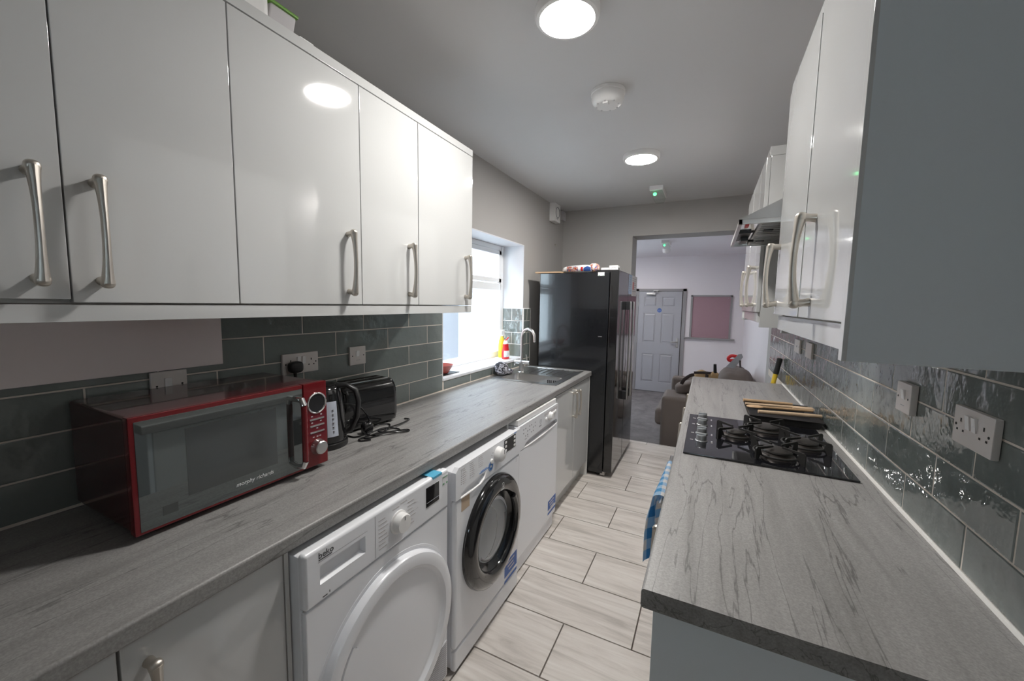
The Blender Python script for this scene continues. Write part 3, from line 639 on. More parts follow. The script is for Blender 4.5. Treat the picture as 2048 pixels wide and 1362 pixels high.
for y in (1.578, 1.668):
    for z in (0.780, 0.800, 0.820):
        b = B(); b.box(F + 0.002, y, z, F + 0.0048, y + 0.016, z + 0.011, 0.001); obj('display_button', b, 'white_plastic', ds)
b = B(); b.lathe([(0.0, 0.0009), (0.021, 0.0009), (0.021, 0)], (F + 0.002, 1.447, 0.752 + 0.010), 'X', 28); st = obj('round_sticker', b, 'blue_bright', u)
b = B(); b.lathe([(0.017, 0.0012), (0.0185, 0.0012)], (F + 0.002, 1.447, 0.762), 'X', 28); b.box(F + 0.002, 1.441, 0.757, F + 0.0035, 1.453, 0.767); obj('sticker_ring', b, 'legend_white', st)
b = B(); b.box(F + 0.0015, 1.352, 0.7635, F + 0.0026, 1.428, 0.7665); b.box(F + 0.0015, 1.362, 0.7695, F + 0.0026, 1.415, 0.7715); b.box(F + 0.0015, 1.672, 0.842, F + 0.0026, 1.700, 0.8445); stuff(obj('blue_print', b, 'blue_bright', u, smooth=0))
b = B()
for cy, zt, n in ((1.215, 0.832, 7), (1.277, 0.834, 7), (1.345, 0.836, 5)):
    b.box(F + 0.0015, cy, zt, F + 0.0026, cy + 0.028, zt + 0.003)
    for i in range(n):
        z = zt - 0.008 - i * 0.0085
        b.box(F + 0.0015, cy + 0.002, z, F + 0.0026, cy + 0.006, z + 0.004); b.box(F + 0.0015, cy + 0.014, z, F + 0.0026, cy + 0.030 + 0.006 * (i % 2), z + 0.003)
for y, z in ((1.46, 0.815), (1.452, 0.806), (1.56, 0.815), (1.556, 0.778)): b.box(F + 0.0015, y, z, F + 0.0026, y + 0.008, z + 0.004)
b.box(F - 0.0004, 1.700, 0.700, F + 0.0006, 1.714, 0.704); b.box(F - 0.0004, 1.700, 0.690, F + 0.0006, 1.714, 0.693)
stuff(obj('printed_legend', b, 'pale_grey', u, smooth=0))
DC = (F - 0.001, 1.474, 0.462)
b = B(); b.lathe([(0.246, 0), (0.246, 0.010), (0.240, 0.024), (0.222, 0.036), (0.196, 0.040), (0.178, 0.036), (0.168, 0.024), (0.165, 0.0)], DC, 'X', 72); dd = obj('porthole_ring', b, 'black_shiny', u)
b = B(); b.lathe([(0.168, 0.022), (0.150, 0.012), (0.138, -0.002), (0.128, -0.020)], DC, 'X', 60); obj('door_recess', b, 'black_gloss', dd)
b = B(); b.lathe([(0.129, -0.012), (0.134, 0.004), (0.128, 0.012), (0.110, 0.020), (0.070, 0.027), (0.0, 0.030)], (DC[0], DC[1] - 0.006, DC[2] - 0.004), 'X', 60); obj('porthole_glass', b, 'porthole', dd)
b = B(); b.lathe([(0.129, -0.012), (0.127, -0.0135), (0.060, -0.0138), (0.0, -0.0138)], (DC[0], DC[1] - 0.006, DC[2] - 0.004), 'X', 60); obj('drum', b, 'black_gloss', dd)
b = B(); b.tube([(DC[0] + 0.0005, DC[1] - 0.006 + 0.122 * math.cos(a), DC[2] - 0.004 + 0.122 * math.sin(a)) for a in [R(t) for t in range(-140, 20, 8)]], 0.006, 8); obj('reflection_arc', b, 'pale_grey', dd)  # pale arc painting the bright reflected crescent low in the glass bowl
b = B(); b.tube([(DC[0] + 0.0002, DC[1] - 0.046 + 0.088 * math.cos(a), DC[2] + 0.006 + 0.112 * math.sin(a)) for a in [R(t) for t in range(-115, 80, 8)]], 0.0016, 8); obj('drum_edge', b, 'chrome', dd)
b = B(); b.tube([(DC[0] + 0.034, DC[1] + 0.172 * math.cos(a), DC[2] + 0.172 * math.sin(a)) for a in [R(t) for t in range(-28, 40, 6)]], 0.014, 10); obj('door_catch', b, 'black_shiny', dd)
b = B(); b.tube([(DC[0] + 0.0405, DC[1] + 0.021 + 0.010 * math.cos(a), DC[2] + 0.205 + 0.010 * math.sin(a)) for a in [R(t) for t in range(0, 360, 20)]], 0.0007, 6, closed=True); obj('logo_ring', b, 'legend_white', dd)
text('logo_text', 'i', 0.017, 'legend_white', dd, (DC[0] + 0.0405, DC[1] + 0.019, DC[2] + 0.199), (0, 1, 0), (0, 0, 1))
text('brand_text', 'INDESIT', 0.0085, 'legend_white', dd, (DC[0] + 0.0405, DC[1] + 0.003, DC[2] + 0.184), (0, 1, 0), (0, 0, 1))
def blue_sticker(F, y0, y1, zt, zb, parent):
    b = B(); b.box(F - 0.0004, y0, zb + 0.030, F + 0.0006, y1, zt); s_ = obj('blue_sticker', b, 'blue_print', parent, smooth=0)
    b = B(); b.box(F - 0.0004, y0, zb, F + 0.0006, y1, zb + 0.014); obj('sticker_band', b, 'blue_print', s_, smooth=0)
    b = B(); h = zt - zb - 0.030
    for i in range(3): b.box(F, y0 + 0.02 + 0.012 * i, zt - 0.02 - 0.019 * i, F + 0.0009, y1 - 0.03 - 0.01 * (i % 2), zt - 0.012 - 0.019 * i)
    b.box(F, y0 + 0.02, zb + 0.0195, F + 0.0009, y1 - 0.03, zb + 0.0245)
    stuff(obj('sticker_marks', b, 'pale_grey', s_, smooth=0))
blue_sticker(F, 1.598, 1.732, 0.216, 0.110, u)
b = B(); b.box(F - 0.0004, 1.222, 0.662, F + 0.0006, 1.280, 0.714); obj('old_sticker', b, 'tan_sticker', u, smooth=0)

# dishwasher
u = thing('dishwasher', 'white dishwasher with a flat door and blue sticker, next to the sink cabinet', 'dishwasher', (-1.12, 2.09, 0))
F = -0.845; Y0, Y1 = 1.802, 2.388
b = B(); b.box(-1.42, Y0 + 0.004, 0.09, F - 0.03, Y1 - 0.004, 0.832, 0.004)
for y in (Y0 + 0.05, Y1 - 0.04):
    for x in (-1.36, -0.90): b.box(x - 0.015, y - 0.015, 0, x + 0.015, y + 0.015, 0.09)
obj('body', b, 'enamel', u)
b = B(); b.box(-1.42, Y0 + 0.002, 0.834, F - 0.010, Y1 - 0.012, 0.864, 0.004); obj('top_lid', b, 'white_plastic', u)
poly = [(Y0, 0.700), (1.868, 0.700), (1.876, 0.716), (1.895, 0.726), (1.935, 0.732), (2.15, 0.736), (2.350, 0.735), (2.376, 0.722), (2.380, 0.700), (Y1, 0.700), (Y1, 0.826), (Y1 - 0.006, 0.831), (Y0 + 0.006, 0.831), (Y0, 0.826)]
b = B(); b.prism(poly, 'X', F - 0.03, F); obj('control_panel', b, 'enamel', u, smooth=25)
b = B(); b.box(F - 0.034, Y0 + 0.02, 0.690, F - 0.022, Y1 - 0.006, 0.740); obj('handle_pocket', b, 'pale_grey', u, smooth=0)
b = B(); b.tube([(F - 0.004, 1.868, 0.700), (F, 1.95, 0.6985), (F + 0.002, 2.12, 0.698), (F, 2.30, 0.6985), (F - 0.004, 2.382, 0.702)], 0.0038, 8); obj('handle_lip', b, 'white_plastic', u)
b = B(); b.box(F - 0.03, Y0, 0.098, F, Y1, 0.696, 0.006); dp = obj('door_panel', b, 'enamel', u)
b = B(); b.box(F - 0.045, Y0 + 0.004, 0.010, F - 0.012, Y1 - 0.02, 0.088, 0.004); obj('kick_panel', b, 'enamel', u)
b = B(); b.lathe([(0.026, 0), (0.026, 0.004), (0.022, 0.014), (0.018, 0.022), (0, 0.023)], (F, 2.238, 0.784), 'X', 30); obj('knob', b, 'white_plastic', u)
for y, z in ((2.178, 0.778), (2.285, 0.788), (2.310, 0.789), (2.336, 0.790)):
    b = B(); b.lathe([(0.010, 0), (0.010, 0.003), (0.008, 0.006), (0, 0.006)], (F, y, z), 'X', 16); obj('push_button', b, 'white_plastic', u)
b = B(); b.box(F - 0.0004, 2.15, 0.800, F + 0.0006, 2.372, 0.818); obj('grey_band', b, 'pale_grey', u, smooth=0)
b = B()
for i in range(7):
    for j in range(3):
        if (i + j) % 3 != 2: b.box(F - 0.0004, 1.850 + i * 0.026, 0.800 - j * 0.020, F + 0.0006, 1.850 + i * 0.026 + 0.010, 0.806 - j * 0.020)
b.box(F - 0.0004, 1.872, 0.744, F + 0.0006, 1.895, 0.7475); b.box(F - 0.0004, 1.908, 0.748, F + 0.0006, 1.914, 0.754)
stuff(obj('printed_legend', b, 'legend', u, smooth=0))
b = B(); b.tube([(F + 0.0004, 2.092 + 0.013 * math.cos(a), 0.786 + 0.013 * math.sin(a)) for a in [R(t) for t in range(0, 360, 20)]], 0.0008, 6, closed=True); obj('logo_ring', b, 'legend', u)
text('logo_text', 'i', 0.022, 'legend', u, (F + 0.0004, 2.089, 0.778), (0, 1, 0), (0, 0, 1))
text('brand_text', 'INDESIT', 0.0105, 'legend', u, (F + 0.0004, 2.068, 0.758), (0, 1, 0), (0, 0, 1))
blue_sticker(F, 2.246, 2.384, 0.222, 0.132, u)

# right-hand base run
b = B(); b.box(-0.068, 0.800, 0.0, PR - 0.012, 0.818, 0.868, 0.001); tag(obj('end_panel', b, 'shade_panel'), 'plain end panel with bluish shade put into its colour, under the near end of the hob worktop', 'panel')
u = thing('base_cabinet', 'white gloss base cabinet under the near end of the hob worktop', 'cabinet', (0.2, 1.05, 0))
b = B(); b.box(-0.045, 0.822, 0.12, PR - 0.012, 1.454, 0.868); obj('carcass', b, 'carcass', u)
b = B(); door(b, -0.066, -1, 0.822, 1.300, 0.125, 0.864); dr = obj('door', b, 'gloss_white', u); bow_handle(-0.066, 1.265, 0.58, 0.782, -1, dr, proj=0.052)
b = B(); door(b, -0.066, -1, 1.304, 1.454, 0.125, 0.864); dr = obj('door', b, 'gloss_white', u)
b = B(); b.box(-0.01, 0.822, 0, 0.01, 1.454, 0.12); obj('plinth', b, 'carcass', u)
u = thing('oven', 'black built-in oven under the hob with a steel bar handle', 'oven', (0.2, 1.76, 0))
b = B(); b.box(-0.045, 1.460, 0.12, PR - 0.012, 2.058, 0.868); obj('body', b, 'black_plastic', u)
b = B(); b.box(-0.066, 1.462, 0.28, -0.048, 2.056, 0.740, 0.003); dr = obj('oven_door', b, 'black_glass', u)
b = B(); b.box(-0.066, 1.462, 0.744, -0.048, 2.056, 0.862, 0.003); obj('control_panel', b, 'steel', u)
b = B(); b.box(-0.066, 1.462, 0.125, -0.048, 2.056, 0.276, 0.003); obj('lower_panel', b, 'black_gloss', u)
HB = (-0.124, 0.735)
b = B(); b.cyl((HB[0], 1.50, HB[1]), (HB[0], 2.03, HB[1]), 0.007, seg=12)
for y in (1.53, 2.0): b.cyl((-0.066, y, HB[1] - 0.02), (HB[0], y, HB[1]), 0.006, seg=10)
obj('bar_handle', b, 'steel', dr)
u = thing('base_cabinet', 'white gloss base cabinet under the far end of the hob worktop', 'cabinet', (0.2, 2.75, 0))
b = B(); b.box(-0.045, 2.062, 0.12, PR - 0.012, 3.432, 0.868); obj('carcass', b, 'carcass', u)
for y0, y1, hy in ((2.064, 2.49, 2.45), (2.494, 2.88, 2.84), (2.884, 3.43, 3.30)):
    b = B(); door(b, -0.066, -1, y0, y1, 0.125, 0.864); dr = obj('door', b, 'gloss_white', u); bow_handle(-0.066, hy, 0.60, 0.796, -1, dr, proj=0.052)
b = B(); b.box(-0.01, 2.062, 0, 0.01, 3.43, 0.12); obj('plinth', b, 'carcass', u)
b = B(); b.box(-0.066, 3.434, 0, PR - 0.012, 3.450, 0.868, 0.001); obj('end_panel', b, 'carcass', u)
# tea towel over the oven handle
def towel(s, t):
    # s along the handle, t from the back hem over the bar to the front hem
    y = 1.52 + 0.44 * s + 0.02 * math.sin(t * 5 + s * 3)
    L = 0.46 * t - 0.16; fold = 0.009 * math.sin(s * 15 + t * 2) + 0.006 * math.sin(s * 29)
    r = 0.022 - 0.010 * s
    if L < 0: x, z = HB[0] + 0.012, HB[1] + L
    elif L < r * math.pi: a = L / r; x, z = HB[0] + r * math.cos(a) - (0.022 - r) * 0 - 0.010 * (1 - s) * (1 - math.cos(a)) / 2, HB[1] + r * math.sin(a)
    else:
        dn = L - r * math.pi; y -= 0.12 * dn * (1 - s); x, z = HB[0] - r - 0.010 * (1 - s) - 0.05 * min(dn, 0.12) * (1 - s) - fold * min(1, dn * 12), HB[1] - dn
    return (x, y, z)
b = B(); b.grid(towel, 40, 40, 0.003)
tag(obj('tea_towel', b, 'check_cloth', smooth=80), 'blue and white checked tea towel hanging from the oven handle', 'towel')

# ------------------------------------------------------------------ wall cabinets, left
CF = -1.100
units = [((-0.005, 0.3040, 0.262), (0.3055, 0.6085, 0.348)), ((0.6100, 1.0165, 0.960),), ((1.0185, 1.3200, 1.262),), ((1.3220, 1.736, 1.674),)]
labs = ['double-door white gloss wall cabinet nearest the camera on the left', 'white gloss wall cabinet that mirrors the ceiling light, above the plugged socket', 'narrow white gloss wall cabinet second from the window', 'white gloss wall cabinet at the end beside the window']
for ds_, lab in zip(units, labs):
    y0, y1 = ds_[0][0], ds_[-1][1]
    u = thing('wall_cabinet', lab, 'cabinet', ((XL + CF) / 2, (y0 + y1) / 2, 1.455), group='left wall cabinets')
    b = B(); b.box(XL + 0.003, y0, 1.456, CF - 0.022, y1, 2.194); obj('carcass', b, 'carcass', u)
    for i, (a, c, hy) in enumerate(ds_):
        b = B(); dz = 0.006 if (a < 0) else 0.0
        door(b, CF, 1, a + 0.0005, c - 0.0005, 1.4575 + dz, 2.192, 0.019, 0.0018); dr = obj('door', b, 'gloss_white', u)
        bow_handle(CF, hy, 1.487, 1.705, 1, dr)
b = B(); b.box(XL + 0.003, -0.006, 2.196, CF - 0.001, 1.738, 2.226, 0.001); tag(obj('cornice', b, 'gloss_white'), 'white cornice strip along the top of the left wall cabinets', 'trim')
b = B(); b.box(CF - 0.030, -0.006, 1.420, CF - 0.004, 1.738, 1.4535, 0.001); b.box(XL + 0.003, 1.720, 1.420, CF - 0.03, 1.738, 1.4535, 0.001); tag(obj('pelmet', b, 'gloss_white'), 'white pelmet strip under the left wall cabinets', 'trim')

# ------------------------------------------------------------------ wall cabinets, right
CR = 0.200
u = thing('wall_cabinet', 'white gloss double-door wall cabinet nearest the camera on the right', 'cabinet', (0.36, 1.22, 1.384))
b = B(); b.box(CR + 0.022, 0.842, 1.448, XR - 0.003, 1.618, 2.165); obj('carcass', b, 'carcass', u)
b = B(); b.box(CR + 0.004, 0.821, 1.384, XR - 0.003, 0.839, 2.192, 0.001); obj('end_panel', b, 'shade_panel', u)
b = B(); b.box(CR - 0.001, 0.8205, 1.384, CR + 0.006, 0.8395, 2.192, 0.0008); obj('panel_edging', b, 'gloss_white', u)
b = B(); b.box(CR + 0.022, 1.600, 1.384, XR - 0.003, 1.618, 1.447, 0.001); obj('end_rail', b, 'gloss_white', u)
for a, c, hy in ((0.842, 1.208, 1.098), (1.211, 1.619, 1.600)):
    b = B(); door(b, CR - (0.002 if a > 1 else 0), -1, a, c, 1.4475, 2.163, 0.019, 0.002); dr = obj('door', b, 'gloss_white', u); bow_handle(CR - (0.002 if a > 1 else 0), hy - 0.0 if a < 1 else 1.575, 1.470, 1.683, -1, dr)
b = B(); b.box(CR + 0.001, 0.840, 2.166, XR - 0.003, 1.618, 2.192, 0.001); obj('cornice', b, 'gloss_white', u)
b = B(); b.box(CR + 0.010, 0.840, 1.398, CR + 0.030, 1.60, 1.444, 0.001); obj('pelmet', b, 'gloss_white', u)
u = thing('wall_cabinet', 'white gloss wall cabinet beyond the extractor hood', 'cabinet', (0.36, 2.7, 1.375))
b = B(); b.box(CR + 0.022, 2.246, 1.448, XR - 0.003, 3.160, 2.165); obj('carcass', b, 'carcass', u)
b = B(); b.box(CR + 0.018, 2.227, 1.375, XR - 0.003, 2.244, 2.170, 0.001); obj('end_panel', b, 'gloss_white', u)
for a, c, hy in ((2.227, 2.432, 2.385), (2.436, 2.800, 2.755), (2.804, 3.162, 3.12)):
    b = B(); door(b, CR, -1, a, c, 1.4475, 2.166, 0.017, 0.002); dr = obj('door', b, 'gloss_white', u)
    if hy < 3: bow_handle(CR, hy, 1.472, 1.685, -1, dr)
b = B(); b.box(CR + 0.012, 2.226, 2.171, XR - 0.003, 3.162, 2.212, 0.001); obj('cornice', b, 'gloss_white', u)
b = B(); b.box(CR + 0.010, 2.246, 1.398, CR + 0.030, 3.160, 1.444, 0.001); b.box(CR + 0.004, 3.146, 1.385, CR + 0.3, 3.162, 1.446); obj('pelmet', b, 'gloss_white', u)

# ------------------------------------------------------------------ extractor hood
u = thing('extractor_hood', 'stainless steel extractor hood above the gas hob', 'hood', (0.3, 1.92, 1.76))
HZ = 1.760; hx, hy0, hy1 = 0.075, 1.622, 2.224
b = B(); b.box(hx, hy0, HZ, hx + 0.012, hy1, HZ + 0.016, 0.001); b.box(hx, hy0, HZ, XR - 0.004, hy0 + 0.012, HZ + 0.016, 0.001); b.box(hx, hy1 - 0.012, HZ, XR - 0.004, hy1, HZ + 0.016, 0.001)
obj('rim', b, 'steel', u)
b = B(); b.prism([(hx, HZ + 0.016), (XR - 0.004, HZ + 0.016), (XR - 0.004, 1.97), (0.44, 1.955)], 'Y', hy0, hy1); obj('sloping_canopy', b, 'steel_dark', u)
b = B(); b.box(0.445, 1.80, 1.96, XR - 0.004, 2.04, ZC - 0.001); obj('flue', b, 'steel', u)
b = B(); b.box(hx + 0.012, hy0 + 0.012, HZ + 0.010, XR - 0.004, hy1 - 0.012, HZ + 0.014); obj('underside', b, 'chrome', u, smooth=0)
for y0, y1 in ((hy0 + 0.02, 1.92), (1.926, hy1 - 0.02)):
    b = B(); b.box(0.142, y0, HZ + 0.003, XR - 0.02, y1, HZ + 0.010, 0.001)
    for i in range(6): b.box(0.15, y0 + 0.03 + i * 0.04, HZ, XR - 0.03, y0 + 0.038 + i * 0.04, HZ + 0.004)
    fl = obj('grease_filter', b, 'steel_dark', u)
    b = B(); b.box(0.165, (y0 + y1) / 2 - 0.018, HZ - 0.003, 0.195, (y0 + y1) / 2 + 0.018, HZ + 0.004); obj('filter_catch', b, 'black_plastic', fl)
b = B(); b.box(0.083, 1.840, HZ + 0.002, 0.130, 2.042, HZ + 0.011); sw = obj('switch_plate', b, 'black_plastic', u)
b = B(); b.box(0.100, 1.93, HZ - 0.014, 0.128, 2.035, HZ + 0.004, 0.003); b.tube([(0.128, 1.98, HZ - 0.008), (0.148, 1.97, HZ - 0.010)], 0.006, 8); obj('lamp_holder', b, 'black_plastic', sw)
b = B(); b.box(0.100, 1.690, HZ + 0.006, 0.112, 1.740, HZ + 0.0105); obj('red_sticker', b, 'red_plastic', u, smooth=0)

# ------------------------------------------------------------------ ceiling fittings
def ceiling_light(x, y, r, lab):
    u = thing('ceiling_light', lab, 'light', (x, y, ZC - 0.03), group='round ceiling lights')
    b = B(); b.lathe([(r * 0.81, 0.001), (r * 0.85, -0.002), (r * 0.95, 0.000), (r, 0.008), (r, 0.0295), (r * 0.8, 0.0295)], (x, y, ZC - 0.03), 'Z', 64); obj('rim', b, 'white_plastic', u)
    b = B(); b.lathe([(0.0, -0.0035), (r * 0.60, -0.003), (r * 0.77, -0.002), (r * 0.82, 0.001), (r * 0.82, 0.006), (0, 0.006)], (x, y, ZC - 0.03), 'Z', 64); obj('diffuser', b, 'led_panel', u)
ceiling_light(-0.497, 1.385, 0.112, 'round lit ceiling light nearest the camera, cut by the top of the photo')
ceiling_light(-0.470, 2.855, 0.120, 'round lit ceiling light further back, in front of the emergency light')
u = thing('ceiling_light', 'round ceiling light added to brighten the room beyond, hidden behind the wall beside the fridge', 'light', (-1.32, 6.5, FC - 0.03), group='round ceiling lights')  # unseen lamp added to brighten the living room
b = B(); b.lathe([(0.096, 0.0), (0.101, -0.003), (0.114, 0.0), (0.12, 0.008), (0.12, 0.0295), (0.096, 0.0295)], (-1.32, 6.5, FC - 0.03), 'Z', 48); obj('rim', b, 'white_plastic', u)
b = B(); b.lathe([(0.0, -0.012), (0.066, -0.0105), (0.089, -0.007), (0.097, 0.001), (0.097, 0.006), (0, 0.006)], (-1.32, 6.5, FC - 0.03), 'Z', 48); obj('diffuser', b, 'led_panel', u)
def smoke(x, y, z, r, lab):
    u = thing('smoke_detector', lab, 'smoke detector', (x, y, z - 0.064)); z0 = z - 0.064
    b = B(); b.lathe([(0, 0.0), (r * 0.58, 0.0), (r * 0.74, 0.003), (r * 0.88, 0.014), (r * 0.95, 0.030), (r * 0.96, 0.047)], (x, y, z0), 'Z', 48); obj('cover', b, 'white_plastic', u)
    b = B(); b.lathe([(r * 0.93, 0.046), (r, 0.049), (r, 0.0635), (0, 0.0635)], (x, y, z0), 'Z', 48); obj('base', b, 'white_plastic', u)
    b = B(); b.box(x - 0.013, y - r * 0.60, z0 - 0.008, x + 0.013, y - r * 0.25, z0 + 0.002, 0.003); obj('test_button', b, 'white_plastic', u)
    b = B()
    for a in range(0, 360, 45): b.box(x + r * 0.66 * math.cos(R(a)) - 0.004, y + r * 0.66 * math.sin(R(a)) - 0.004, z0 - 0.0005, x + r * 0.66 * math.cos(R(a)) + 0.004, y + r * 0.66 * math.sin(R(a)) + 0.004, z0 + 0.004)
    stuff(obj('vent_slots', b, 'pale_grey', u))
smoke(-0.490, 1.965, ZC, 0.080, 'white round smoke detector between the two ceiling lights')
smoke(-0.680, 6.95, FC, 0.062, 'small white smoke detector on the ceiling of the room beyond the opening')
def emergency(x, y, z, lab):
    u = thing('emergency_light', lab, 'emergency light', (x, y, z - 0.085))
    b = B(); b.box(x - 0.055, y - 0.01, z - 0.04, x + 0.055, y + 0.30, z - 0.0005, 0.006); obj('base', b, 'white_plastic', u)
    b = B(); b.prism([(x - 0.050, z - 0.041), (x + 0.050, z - 0.041), (x + 0.034, z - 0.085), (x - 0.034, z - 0.085)], 'Y', y, y + 0.29, 0.004); obj('diffuser', b, 'clear_plastic', u)
    b = B(); b.pillow((x - 0.012, y + 0.020, z - 0.066), (0.030, 0.012, 0.028), 0.9, 14, 10); obj('charge_lamp', b, 'led_green', u)
emergency(-0.458, 3.60, ZC, 'white bulkhead emergency light with a glowing green indicator on the kitchen ceiling')
emergency(-0.610, 6.02, FC, 'white bulkhead emergency light in the room beyond the opening')
u = thing('extractor_fan', 'white square extractor fan high on the left wall', 'fan', (PL + 0.03, 3.86, 2.30))
b = B(); b.box(PL + 0.0005, 3.785, 2.300, PL + 0.058, 3.950, 2.478, 0.004); obj('housing', b, 'white_plastic', u)
b = B(); b.tube([(PL + 0.0585, 3.868 + 0.052 * math.cos(R(a)), 2.392 + 0.052 * math.sin(R(a))) for a in range(0, 360, 15)], 0.004, 8, closed=True); obj('grille_ring', b, 'legend', u)
b = B(); b.lathe([(0.036, 0), (0.034, 0.003), (0, 0.004)], (PL + 0.058, 3.868, 2.392), 'X', 28); obj('hub', b, 'white_plastic', u)
b = B(); b.box(PL + 0.057, 3.86, 2.325, PL + 0.0595, 3.878, 2.335); b.box(PL + 0.057, 3.83, 2.325, PL + 0.0595, 3.838, 2.333); obj('vent_slots', b, 'legend', u)
b = B(); b.box(PL + 0.0005, 4.105, 2.37, PL + 0.03, 4.205, 2.465, 0.003); b.box(PL + 0.03, 4.14, 2.41, PL + 0.034, 4.17, 2.43, 0.001); tag(obj('junction_box', b, 'pale_grey'), 'small grey box on the wall beside the extractor fan', 'box')
b = B(); b.cyl((PL, 3.955, 2.088), (PL + 0.018, 3.955, 2.092), 0.0035, seg=8); b.tube([(PL + 0.018, 3.955, 2.092), (PL + 0.020, 3.955, 2.082), (PL + 0.014, 3.955, 2.070)], 0.003, 8); tag(obj('wall_hook', b, 'nickel'), 'tiny metal hook in the grey wall above the fridge', 'hook')

# ------------------------------------------------------------------ sockets, switches, splash panel
def plate(name, lab, cat, side, y0, y1, z0, z1, kind, th=0.011):
    x = XL + 0.0004 if side > 0 else XR - 0.0004; n = side
    u = thing(name, lab, cat, (x, (y0 + y1) / 2, z0))
    b = B(); b.box(x, y0, z0, x + n * th, y1, z1, 0.0025); obj('face_plate', b, 'socket_white', u)
    f = x + n * th; yc, zc = (y0 + y1) / 2, (z0 + z1) / 2
    def screws(*ys):
        for y in ys:
            b = B(); b.cyl((f - n * 0.001, y, zc), (f + n * 0.0006, y, zc), 0.0030, seg=10); obj('screw', b, 'dark_hole', u)
    def rocker(y, w=0.014, z=None, h=0.030):
        z = zc + 0.012 if z is None else z; b = B()
        b.hexa([(f - n * 0.002, y - w / 2, z - h / 2), (f - n * 0.002, y + w / 2, z - h / 2), (f - n * 0.002, y + w / 2, z + h / 2), (f - n * 0.002, y - w / 2, z + h / 2),
                (f + n * 0.0022, y - w / 2, z - h / 2), (f + n * 0.0022, y + w / 2, z - h / 2), (f + n * 0.0055, y + w / 2, z + h / 2), (f + n * 0.0055, y - w / 2, z + h / 2)])
        obj('rocker_switch', b, 'white_plastic', u, smooth=0)
    if kind == 'socket':
        screws(y0 + 0.012, y1 - 0.012); rocker(yc - 0.011); rocker(yc + 0.011)
        for s_ in (-1, 1):
            c = yc + s_ * (y1 - y0) * 0.29
            for dy, dz, w, h in ((0, 0.012, 0.004, 0.008), (-0.011, -0.010, 0.0055, 0.0045), (0.011, -0.010, 0.0055, 0.0045)):
                b = B(); b.box(f - n * 0.001, c + dy - w / 2, zc + dz - h / 2, f + n * 0.0005, c + dy + w / 2, zc + dz + h / 2); obj('pin_hole', b, 'dark_hole', u, smooth=0)
    elif kind == 'switch':
        screws(y0 + 0.014, y1 - 0.014); rocker(yc - 0.004, 0.018, zc + 0.010, 0.026)
        b = B(); b.box(f - n * 0.001, yc - 0.012, zc - 0.022, f + n * 0.0004, yc + 0.012, zc - 0.0205); obj('print_line', b, 'legend', u, smooth=0)
    elif kind == 'spur':
        screws(y0 + 0.014); b = B(); b.box(f - n * 0.001, yc - 0.006, zc - 0.006, f + n * 0.0008, yc + 0.004, zc + 0.004); obj('neon', b, 'dark_hole', u, smooth=0)
    return u
plate('double_socket', 'white double socket behind the microwave with a black plug in it', 'socket', 1, 0.960, 1.116, 1.174, 1.256, 'socket')
plate('wall_switch', 'white fused switch on the left tiles above the toaster', 'switch', 1, 1.282, 1.375, 1.170, 1.256, 'switch')
plate('wall_switch', 'white fused switch half hidden behind the microwave under the pink panel', 'switch', 1, 0.554, 0.646, 1.160, 1.246, 'switch')
plate('double_socket', 'white double socket on the right tiles nearest the camera', 'socket', -1, 1.072, 1.210, 1.183, 1.265, 'socket', 0.013)
plate('wall_switch', 'white fused switch on the right tiles before the hob', 'switch', -1, 1.413, 1.502, 1.185, 1.268, 'switch', 0.016)
plate('cable_outlet', 'plain white plate on the right tiles under the far wall cabinet, the nearer of two', 'socket', -1, 2.605, 2.745, 1.195, 1.280, 'blank')
plate('cable_outlet', 'small white outlet plate with a neon, on the right tiles furthest from the camera', 'socket', -1, 2.920, 3.076, 1.192, 1.274, 'spur')
u = thing('plug', 'black three-pin plug pushed into the double socket behind the microwave', 'plug', (XL + 0.013, 0.998, 1.17))
b = B(); b.pillow((XL + 0.033, 0.998, 1.205), (0.040, 0.054, 0.046), 0.6, 18, 12); obj('plug_body', b, 'black_plastic', u)
b = B(); b.tube([(XL + 0.028, 0.998, 1.19), (XL + 0.030, 0.998, 1.165), (XL + 0.026, 1.005, 1.10), (XL + 0.02, 1.02, 1.0), (XL + 0.02, 1.03, 0.916)], [0.007, 0.006, 0.0035, 0.0035, 0.0035], 8); obj('flex', b, 'black_plastic', u)
b = B(); b.box(XL + 0.001, -0.55, 1.249, XL + 0.010, 0.752, 1.436, 0.001); mat('splash_pink', (0.88, 0.78, 0.76), 0.4); tag(obj('splash_panel', b, 'splash_pink'), 'dull pinkish white panel on the wall above the microwave', 'panel')

# ------------------------------------------------------------------ sink, tap and what stands there
u = thing('kitchen_sink', 'stainless steel inset sink with drainer beside the fridge', 'sink', (-1.16, 2.86, 0.77))
SX0, SX1, SY0, SY1 = -1.425, -0.912, 2.518, 3.205; bx0, bx1, by0, by1 = -1.375, -0.958, 2.566, 2.828
zt = WT + 0.004
t = bmesh.new(); bmesh.ops.create_cube(t, size=1.0)
for v in t.verts: v.co = Vector(((bx0 + bx1) / 2 + v.co.x * (bx1 - bx0), (by0 + by1) / 2 + v.co.y * (by1 - by0), zt - 0.07 + v.co.z * 0.14))
bmesh.ops.delete(t, geom=[f for f in t.faces if f.normal.z > 0.9], context='FACES')
bmesh.ops.bevel(t, geom=[e for e in t.edges if not e.is_boundary], offset=0.045, segments=5, profile=0.5, affect='EDGES')
bmesh.ops.reverse_faces(t, faces=list(t.faces)); b = B(); b._merge(t); bmesh.ops.solidify(b.bm, geom=list(b.bm.faces), thickness=-0.001); obj('bowl', b, 'steel', u)
